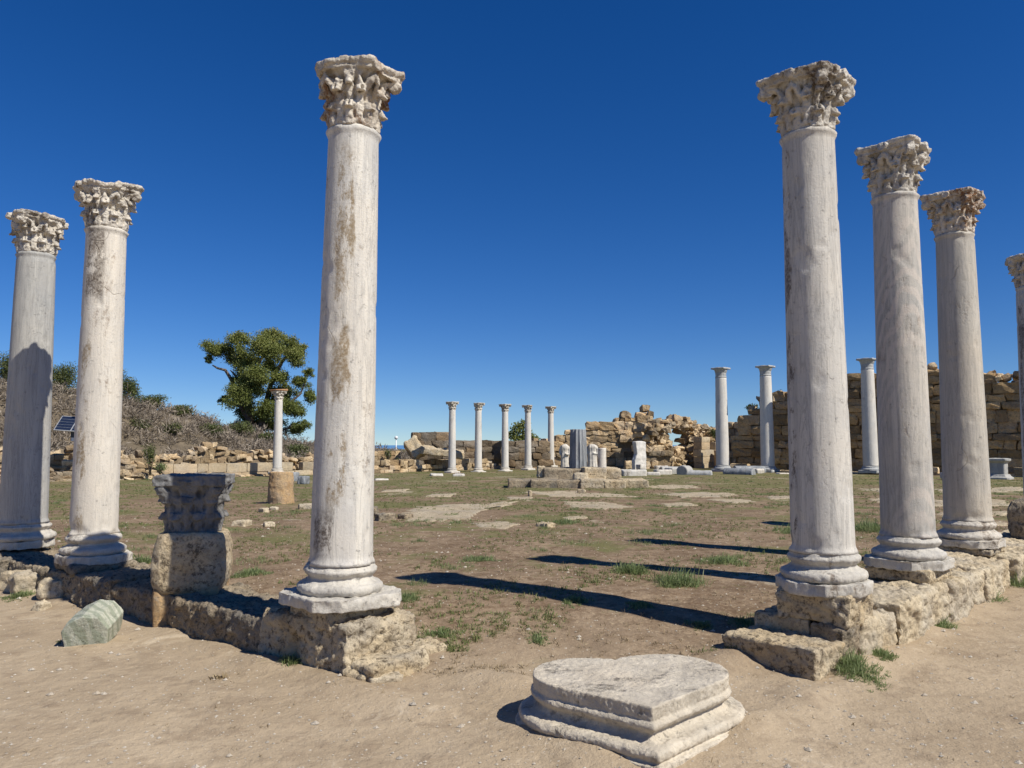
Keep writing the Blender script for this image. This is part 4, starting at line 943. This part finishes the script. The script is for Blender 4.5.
# statues without heads against the ruin wall
def statue(px,pyb,pyt,d,label,seed,wide=1.0):
    z0=zpx(pyb,d); H=zpx(pyt,d)-z0; t=empty('draped_statue',(PX(px,d),d,z0),rnd.uniform(-.3,.3),label,'statue')
    bm=bmesh.new(); k=H/1.55
    def fold(a,z): return 1+.07*math.sin(a*9+z*2)+.03*math.sin(a*17)
    prof=[(.27,0),(.28,.1),(.25,.4),(.24,.65),(.255,.85),(.22,1.0),(.225,1.15),(.25,1.3),(.22,1.40),(.14,1.46),(.09,1.48)]
    lathe(bm,[(r_*k*wide,z*k) for r_,z in prof],30,0,(0,0,0),True,lambda a,z:fold(a,z)*(.78+.22*abs(math.cos(a))))
    tube(bm,[(.2*k*wide,0,1.36*k),(.30*k*wide,-.03,1.1*k),(.27*k*wide,-.14*k,.88*k),(.08*k,-.24*k,.92*k)],[.085*k,.075*k,.06*k,.05*k],10)
    tube(bm,[(-.2*k*wide,0,1.36*k),(-.30*k*wide,.0,1.1*k),(-.27*k*wide,-.05*k,.85*k)],[.085*k,.075*k,.055*k],10)
    me=bm_mesh(bm,'body'); link('body',erode(me,.028,[('CLOUDS',.2,.04,.5)],seed),M['marble_warm'],t)
    bm=bmesh.new(); box(bm,(0,0,-.12),(.62*k*wide,.5,.26)); bmesh.ops.bevel(bm,geom=bm.edges[:],offset=.02,segments=1,affect='EDGES'); link('pedestal',bm_mesh(bm,'p',False),M['marble_warm'],t)
statue(564.5,470,443,40.5,'slim headless draped statue left of the fluted drum',1,.92)
statue(592,468,443,40.0,'broad headless draped statue right of the fluted drum',2,1.15)
# carved marble slab fragment standing, white blocks and fallen drums at far side
def shard(px0,px1,pyt,pyb,d,label,seed):
    s=d/770.; w_=(px1-px0)*s; h=(pyb-pyt)*s; bm=bmesh.new()
    out=[(-.5,0),(.5,0),(.48,.95),(.1,1.0),(-.42,.97),(-.30,.55),(-.5,.3)]
    f=[bm.verts.new((x*w_,-.14,z*h)) for x,z in out]; g=[bm.verts.new((x*w_,.14,z*h)) for x,z in out]; bm.faces.new(f); bm.faces.new(g[::-1])
    for i in range(7): bm.faces.new((f[i],g[i],g[(i+1)%7],f[(i+1)%7]))
    me=bm_mesh(bm,'m'); return tag(link('marble_slab',erode(me,.03,[('CLOUDS',.3,.06,.5)],seed),M['marble_far'],None,(PX((px0+px1)/2,d),d,zpx(pyb,d)),(0,0,.55)),label,'slab')
shard(631,646,441,470,42,'upright broken marble slab leaning at the brown ruin wall',8)
for i,(x0,x1,yt,yb,d,dep,m,rz,lab,cat) in enumerate([
 (622,646,470,478,38,.7,'marble_white',.1,'bright white rectangular marble block right of the podium','block'),
 (646,660,472,477,39,.6,'marble_white',-.1,'low bright white block next to the larger white block','block'),
 (655,671,470,476,40,.6,'marble_white',.15,'white marble slab lying beside the fallen drums','block'),
 (655,668,466,472,42,.5,'marble_warm',0,'worn block lying behind the white slabs','block'),
 (637,645,464,469,41,.4,'marble_white',.5,'small white lump at the foot of the upright slab','block'),
 (754,762,469,475,41.5,.6,'marble_warm',.2,'squarish pale block at the end of the dark fallen drum','block'),
 (430,443,474,479,38,.6,'marble_white',.1,'white marble block left of the first of the five columns','block'),
 (453,464,474,479.5,37.5,.6,'marble_white',-.15,'white block directly in front of the first of the five columns','block'),
 (374,388,479,483,33,.6,'marble_white',.2,'low white stone on the grass right of the tall near column','block'),
 (668,676,468,475,41,.7,'marble_grey',.4,'dark broken block left of the fallen shafts','block'),
 (777,790,473,477,40.5,.5,'marble_warm',.1,'small pale block beside the plinth of the second tall column','block'),
 (943,953,473,478,33,.5,'marble_white',0,'round pale fragment between the right columns at the far wall','block')]):
    prock(x0,x1,yt,yb+.8,d,dep,440+i,lab,m,'marble_block',rz,cat,rough=.05)
def fallen(px,py,d,r,L,rz,mt,label,seed,el=0):
    bm=bmesh.new(); lathe(bm,[(r*.97,0),(r,.03),(r*.97,L*.5),(r*.94,L)],32); me=bm_mesh(bm,'d'); me.transform(Matrix.Translation((0,0,-L/2))); me.transform(Matrix.Rotation(PI/2,4,'Y'))
    tag(link('fallen_shaft',erode(me,.04,[('CLOUDS',.4,.05,.5)],seed),M[mt],None,(PX(px,d),d,zpx(py,d)+r*.9),(0,el,rz)),label,'column fragment')
fallen(684,477,40,.32,.75,.9,'marble_grey','thick grey fallen drum end left of the thin fallen shaft',1)
fallen(698,478,39.5,.21,1.3,-.4,'marble_farg','thin grey fallen shaft lying before the first tall grey column',2)
fallen(738,478,40,.27,1.6,-.75,'marble_blue','dark fallen shaft lying between the two tall grey columns',3)
fallen(748,476,42.5,.30,1.7,.1,'marble_blue','thick dark fallen drum behind the dark shaft',4)
fallen(672,474,42,.22,1.4,.2,'marble_grey','short fallen shaft in the shade under the arched wall',5)
# altar pedestal by the right wall
t=empty('altar_pedestal',(PX(996,34),34,zpx(481,34)),ROT,'grey moulded marble altar beside the third right column','altar')
def mould(prof,m,name,seed):
    bm=bmesh.new()
    def sq(a,z): return 1/max(abs(math.cos(a)),abs(math.sin(a)))
    lathe(bm,prof,32,PI/32,(0,0,0),True,sq); me=bm_mesh(bm,name); link(name,erode(me,.022,[('CLOUDS',.2,.03,.5)],seed),m,t)
mould([(.48,0),(.48,.16),(.40,.2),(.36,.28),(.33,.30)],M['marble_grey'],'base',1)
mould([(.30,.28),(.30,.78),(.31,.80)],M['marble_grey'],'body',2); mould([(.31,.78),(.36,.84),(.42,.88),(.42,.98),(.30,1.0)],M['marble_grey'],'cornice',3)
# solar powered sensor mast
sp=D(74,470,32.0); sp.z=zpx(466,32)
t=empty('solar_panel_mast',(sp.x,sp.y,sp.z),0,'small solar panel and camera on a thin steel pole behind the left columns','solar panel')
bm=bmesh.new(); tube(bm,[(0,0,-.6),(0,0,2.35)],.03,10); link('pole',bm_mesh(bm,'pole'),M['steel'],t)
pn=empty('x',(0,0,0)); bpy.data.objects.remove(pn)
bm=bmesh.new(); box(bm,(0,0,0),(1.30,.9,.04)); f=link('panel',bm_mesh(bm,'panel',False),M['steel'],t,(.05,-.18,1.72),(R(42),R(4),R(8)))
bm=bmesh.new()
for i in range(2):
    for j in range(5): box(bm,(-.32+.64*i,-.34+.17*j,.023),(.60,.155,.008))
link('solar_cells',bm_mesh(bm,'cells',False),M['cell'],f)
bm=bmesh.new(); box(bm,(0,0,0),(.42,.2,.42)); link('battery_box',bm_mesh(bm,'bx',False),M['dark_steel'],t,(.12,-.1,1.25))
bm=bmesh.new(); box(bm,(0,0,0),(.40,.03,.14)); link('label_plate',bm_mesh(bm,'bx2',False),M['white'],t,(.16,-.225,1.10))
bm=bmesh.new(); lathe(bm,[(.02,-.07),(.07,-.05),(.10,0),(.10,.06),(.04,.08)],16); link('camera_housing',bm_mesh(bm,'ch'),M['white'],t,(.08,-.05,2.30))
bm=bmesh.new(); lathe(bm,[(.05,-.04),(.08,0),(.06,.05)],16); link('camera_housing',bm_mesh(bm,'ch'),M['white'],t,(.12,-.05,2.50))
bm=bmesh.new(); tube(bm,[(0,0,2.3),(.05,0,2.7),(.25,0,2.95),(.55,0,3.05)],.02,8); link('bracket_arm',bm_mesh(bm,'arm'),M['dark_steel'],t)
# sensor box on the horizon (distant white lamp)
t=empty('lamp_post',(PX(396.5,60),60,1.2),0,'tiny white topped pole above the wall on the horizon','pole')
bm=bmesh.new(); tube(bm,[(0,0,-1.2),(0,0,.9)],.04,8); link('pole',bm_mesh(bm,'pole'),M['white'],t)
bm=bmesh.new(); lathe(bm,[(.05,0),(.14,.05),(.12,.2),(.04,.25)],12); link('lamp_head',bm_mesh(bm,'l'),M['white'],t,(0,0,.85))
# dark slab set in place of the shaded sunk opening left of the solar mast
prock(44,62,452,474,34,.5,480,'flat dark slab in place of the shaded sunk opening left of the solar panel pole','wall_shaded' if False else 'lime_lichen','fallen_slab',0,'slab',rough=.04,tilt=(.0,0))
# ------------------------------------------------------------------ pale pavement remains in the court
def patch(pts,seed,zoff=.012,name='stone_pavement',m='slab',th=.05):
    pts=[GG(*p) for p in pts]; c=sum(pts,Vector())/len(pts); bm=bmesh.new(); r=random.Random(seed)
    ring=[]
    n=len(pts)
    for i in range(n):
        a,b=pts[i],pts[(i+1)%n]; k=max(2,int((b-a).length/.07))
        for j in range(k):
            p=a.lerp(b,j/k); w_=(p-c); p=c+w_*(1+.30*noise.noise(p*1.1+Vector((seed,0,0)))+.30*noise.noise(p*3.5)+.12*noise.noise(p*9)); ring.append(p)
    N_=len(ring); prev=None; K=8
    top=[]
    for i in range(K+1):
        f=1-i/K; row=[]
        for p in ring:
            q=c+(p-c)*max(f,.001); z=gz(q.x,q.y)+zoff+.012*noise.noise(q*2.0)-(.05 if i==0 else 0)
            row.append(bm.verts.new((q.x,q.y,z)))
        top.append(row)
    for a,b in zip(top,top[1:]):
        for i in range(N_): bm.faces.new((a[i],a[(i+1)%N_],b[(i+1)%N_],b[i]))
    tag(link(name,bm_mesh(bm,name),M[m]),kind='structure')
pl=[[(398,512),(430,505),(470,503),(520,501),(508,506),(492,507),(480,514),(470,521),(440,524),(412,521),(400,516)],
 [(468,523),(500,522),(522,525),(505,529),(480,527)],
 [(520,491),(570,491),(620,494),(640,497),(600,498),(545,496)],
 [(560,501),(612,503),(640,507),(606,510),(575,508)],
 [(655,494),(700,492),(740,494),(730,497),(680,498)],
 [(640,486),(690,485),(700,488),(660,489)],[(705,500),(735,499),(760,502),(735,504)],
 [(510,497),(533,497),(530,500),(505,500)],[(430,494),(455,494),(450,497),(425,497)],[(384,490),(410,489),(405,492),(380,492)],
 [(660,504),(690,503),(700,506),(668,507)],[(330,515),(350,512),(372,516),(350,520)],
 [(560,517),(590,516),(588,519),(565,520)],[(855,489),(905,488),(920,491),(880,493)],[(862,499),(905,497),(915,500),(880,502)],
 [(930,500),(1005,499),(1012,506),(935,507)],[(932,512),(1012,511),(1018,517),(938,518)],[(935,489),(1024,487),(1030,491),(950,494)],[(940,523),(1010,521),(1012,526),(950,528)],
 [(765,497),(795,496),(795,499),(768,500)]]
for i,p in enumerate(pl): patch(p,i+1)
# small scattered rocks in the court with identity
for i,(px,py,w_,h,m,lab) in enumerate([
 (370,513,14,9,'lime_lichen','dark lumpy stone just right of the tall near left column'),
 (384,518,18,7,'lime_lichen','low lichened stone at the tip of the pale paving patch'),
 (405,517,14,5,'lime_lichen','flat greyish stone on the left edge of the pale paving patch'),
 (240,524,20,5,'lime_pale','flat pale stone behind the carved capital'),
 (267,525,14,4,'lime_pale','second flat pale stone behind the carved capital'),
 (262,511,10,4,'lime_pale','small flat stone at the left foot of the orange stump'),
 (273,509,8,3,'lime_pale','stone chip touching the orange stump'),
 (306,507,16,5,'lime','pale stone at the right foot of the orange stump'),
 (292,478,12,9,'marble_blue','dark drum piece behind the orange stump'),
 (303,481,12,8,'marble_blue','dark block right behind the orange stump near the far wall'),
 (530,494,5,6,'lime_pale','small upright pale stone before the podium'),
 (546,526,16,4,'lime','half buried pale stone in mid court'),
 (582,492,8,4,'lime','small stone in front of the podium step')]):
    p=GG(px,py+h*.4); s=p.y/770.
    rock('field_stone',(p.x,p.y+.1,p.z-.03),(w_*s,w_*s*.7,h*s+.03),i*.5,500+i,lab,'stone',m,max(.015,p.y*.0013),w_*s*.15,.02)
# pebbles
def pebbles():
    r=random.Random(5); S_=Stones()
    ico=[]
    verts=[];faces=[]
    for i in range(6500):
        y=3.2+ (r.random()**1.6)*12; x=r.uniform(-.75,.75)*y; s=r.uniform(.003,.011)*(1+1.3*(r.random()>.95)+1.6*(r.random()>.99)); z=gz(x,y)
        b=len(verts); a=r.random()*6.28; 
        for k in range(5): verts.append((x+s*math.cos(a+k*1.257)*r.uniform(.8,1.2),y+s*math.sin(a+k*1.257)*r.uniform(.7,1.1),z+s*.1))
        verts.append((x+s*.2,y,z+s*.75))
        for k in range(5): faces.append((b+k,b+(k+1)%5,b+5))
    me=bpy.data.meshes.new('pebbles'); me.from_pydata(verts,[],faces); tag(link('pebbles',me,M['pebble']),'small pale pebbles scattered over the dirt','pebbles',kind='stuff')
pebbles()
# ------------------------------------------------------------------ grass and weeds
def tufts(name,pts,m,seed,blades,hgt,width,label,splay=.9):
    rg=np.random.RandomState(seed); n=len(pts); P=np.repeat(np.array([p[:3] for p in pts]),blades,0); sz=np.repeat(np.array([p[3] for p in pts]),blades); N=len(P)
    a=rg.rand(N)*2*PI; sp=rg.rand(N)**.7*splay; d=np.stack([np.cos(a)*sp,np.sin(a)*sp,np.ones(N)*(.35+.65*rg.rand(N))],1); d/=np.linalg.norm(d,axis=1)[:,None]
    L=hgt*sz*(.5+.8*rg.rand(N)); base=P+np.stack([rg.normal(size=N),rg.normal(size=N),np.zeros(N)],1)*(.35*hgt*sz)[:,None]
    side=np.stack([-np.sin(a+.6),np.cos(a+.6),np.zeros(N)],1)*(width*(.6+.8*rg.rand(N)))[:,None]*np.clip(P[:,1]/12,1,2)[:,None]
    mid=base+d*(L*.55)[:,None]; dd=d.copy(); dd[:,2]-=.45; tip=mid+dd*(L*.5)[:,None]
    v=np.empty((N,5,3)); v[:,0]=base-side*.5;v[:,1]=base+side*.5;v[:,2]=mid+side*.5;v[:,3]=mid-side*.5;v[:,4]=tip
    idx=np.arange(N)[:,None]*5
    lv=np.concatenate([idx+np.array([[0,1,2,3]]),idx+np.array([[3,2,4]])],1).ravel()
    me=bpy.data.meshes.new(name); me.vertices.add(N*5); me.vertices.foreach_set('co',v.ravel()); me.loops.add(N*7); me.loops.foreach_set('vertex_index',lv)
    me.polygons.add(N*2); ls=np.empty((N,2),int); ls[:,0]=np.arange(N)*7; ls[:,1]=ls[:,0]+4; lt=np.tile([4,3],(N,1)); me.polygons.foreach_set('loop_start',ls.ravel()); me.polygons.foreach_set('loop_total',lt.ravel()); me.update()
    at=me.attributes.new('tone','FLOAT','POINT'); tn=np.repeat(np.clip(rg.rand(N)*.7+np.repeat(rg.rand(n)*.4-.05,blades),0,1),5); at.data.foreach_set('value',tn.astype('f'))
    return me
def scatter(n,seed,thr,y0=5.6,y1=46,fs=.5):
    r=random.Random(seed); out=[]
    k=0
    while len(out)<n and k<n*40:
        k+=1; y=y0+(y1-y0)*r.random()**1.7; x=r.uniform(-.72,.72)*y
        if inside(x,y)<.9: continue
        q=Vector((x,y))-OX
        if q.dot(U)>31 or q.dot(V)>38: continue
        f=noise.noise(Vector((x*fs,y*fs,7)))+.5*noise.noise(Vector((x*1.7,y*1.7,3)))
        f+=.25*sm(6,20,y)
        if f<thr+r.uniform(-.1,.1): continue
        out.append((x,y,gz(x,y)-.004,r.uniform(.5,1.3)))
    return out
tag(link('green_grass',tufts('grass',scatter(13000,1,.10),M['grass'],1,11,.045,.005,''),M['grass']),'low green grass tufts spread over the court','grass',kind='stuff')
r=random.Random(9); cl=[]
for _ in range(330):
    y=6.2+30*r.random()**1.6; x=r.uniform(-.72,.72)*y
    if inside(x,y)<.9 or noise.noise(Vector((x*.25,y*.25,4)))<-.08: continue
    R_=r.uniform(.08,.32)
    for k in range(int(6+R_*60)):
        a=r.random()*6.28; q=R_*r.random()**.7; xx,yy=x+q*math.cos(a),y+q*math.sin(a); cl.append((xx,yy,gz(xx,yy)-.005,r.uniform(.5,1.3)))
tag(link('green_tufts',tufts('gt',cl,M['weed'],8,12,.075,.0035,'',1.1),M['weed']),'patches of taller light green grass across the court','grass',kind='stuff')
tag(link('dry_grass',tufts('dgrass',scatter(4200,2,-.05,5.2,30,.7),M['dry'],2,9,.045,.004,'',1.4),M['dry']),'dry straw tufts and litter on the court soil','dry grass',kind='stuff')
r=random.Random(3); pp=[]
for _ in range(420):
    y=3.2+6*r.random(); x=r.uniform(-.7,.7)*y
    if inside(x,y)>.3 and y>5.2: continue
    pp.append((x,y,gz(x,y)-.003,r.uniform(.3,.8)))
tag(link('dry_litter',tufts('lit',pp,M['dry'],3,6,.05,.003,'',2.2),M['dry']),'thin scattered straw on the dirt path','straw',kind='stuff')
def weed(px,py,h,w,label,seed,m='weed',blades=260):
    p=GG(px,py); s=p.y/770.; r=random.Random(seed); t=[]
    for k in range(int(blades/13)): a=r.random()*6.28; q=(r.random()**.6)*w*s*.36; t.append((q*math.cos(a),q*math.sin(a),-.01,r.uniform(.5,1.0)))
    if m=='dry': me=tufts('weed',t,M[m],seed,13,h*s*1.05,.007+.0006*p.y,'',.8)
    else:
        t=[]
        for k in range(int(blades/5)):
            a=r.random()*6.28; q=(r.random()**.75)*w*s*.62*(1+.35*math.sin(a*3+seed)); x_,y_=q*math.cos(a),q*math.sin(a)*1.2
            t.append((x_,y_,gz(p.x+x_,p.y+y_)-p.z-.005,r.uniform(.35,1.1)*(1.15-.6*q/(w*s*.62))))
        me=tufts('weed',t,M[m],seed,16,h*s*.80,.0025+.00035*p.y,'',1.15)
    tag(link('weed',me,M[m],None,(p.x,p.y,p.z)),label,'weed','weeds in the court and along the footings')
for i,(px,py,h,w_,lab) in enumerate([
 (677,584,26,34,'largest bushy green weed in the court before the thick right column'),
 (630,572,20,24,'bushy weed left of the largest weed, beside a column shadow'),
 (722,562,16,36,'broad green weed close to the thick right column, beyond the shadows'),
 (845,664,24,28,'green weed at the foot of the right footing corner below the thick column'),
 (858,672,14,44,'low spreading weed in front of the right footing corner'),
 (880,655,12,20,'small weed farther along the right footing'),
 (938,626,22,18,'upright green weed against the middle of the right footing'),
 (985,598,16,24,'weed against the right footing near the picture edge'),
 (1012,582,22,40,'broad green weed at the right picture edge beside the footing'),
 (800,533,18,34,'green weeds left of the thick right column in mid court'),
 (870,530,20,36,'green weeds between the two nearest right columns'),
 (575,601,10,26,'small weed at the edge of the long column shadow'),
 (640,606,9,22,'small weed along the right part of the long column shadow'),
 (440,634,10,26,'small weed right of the left footing end'),
 (538,640,8,20,'sparse weed behind the heart shaped base'),
 (408,598,9,26,'weed just right of the nearest left column base'),
 (700,625,9,20,'thin weed near the dark end of the long shadow'),
 (744,622,9,14,'thin weed beside the short brown block'),
 (250,574,12,28,'low weed behind the left footing right of the carved capital'),
 (290,662,16,12,'small pale plant growing at the foot of the left footing'),
 (75,640,8,22,'thin grass at the shaded side of the greenish fragment'),
 (20,596,9,26,'grass at the foot of the left footing at the picture edge'),
 (142,562,12,26,'low weed on the court right of the second column base'),
 (565,523,9,24,'green clump in the middle of the court'),
 (480,560,9,30,'green clump above the tip of the long shadow')]):
    weed(px,py,h,w_,lab,700+i,blades=int(120+8*w_))
weed(218,678,10,14,'dry twiggy sprig lying on the path at the lower left',760,'dry',60)
weed(262,712,4,7,'tiny dry sprig on the foreground path',761,'dry',40)
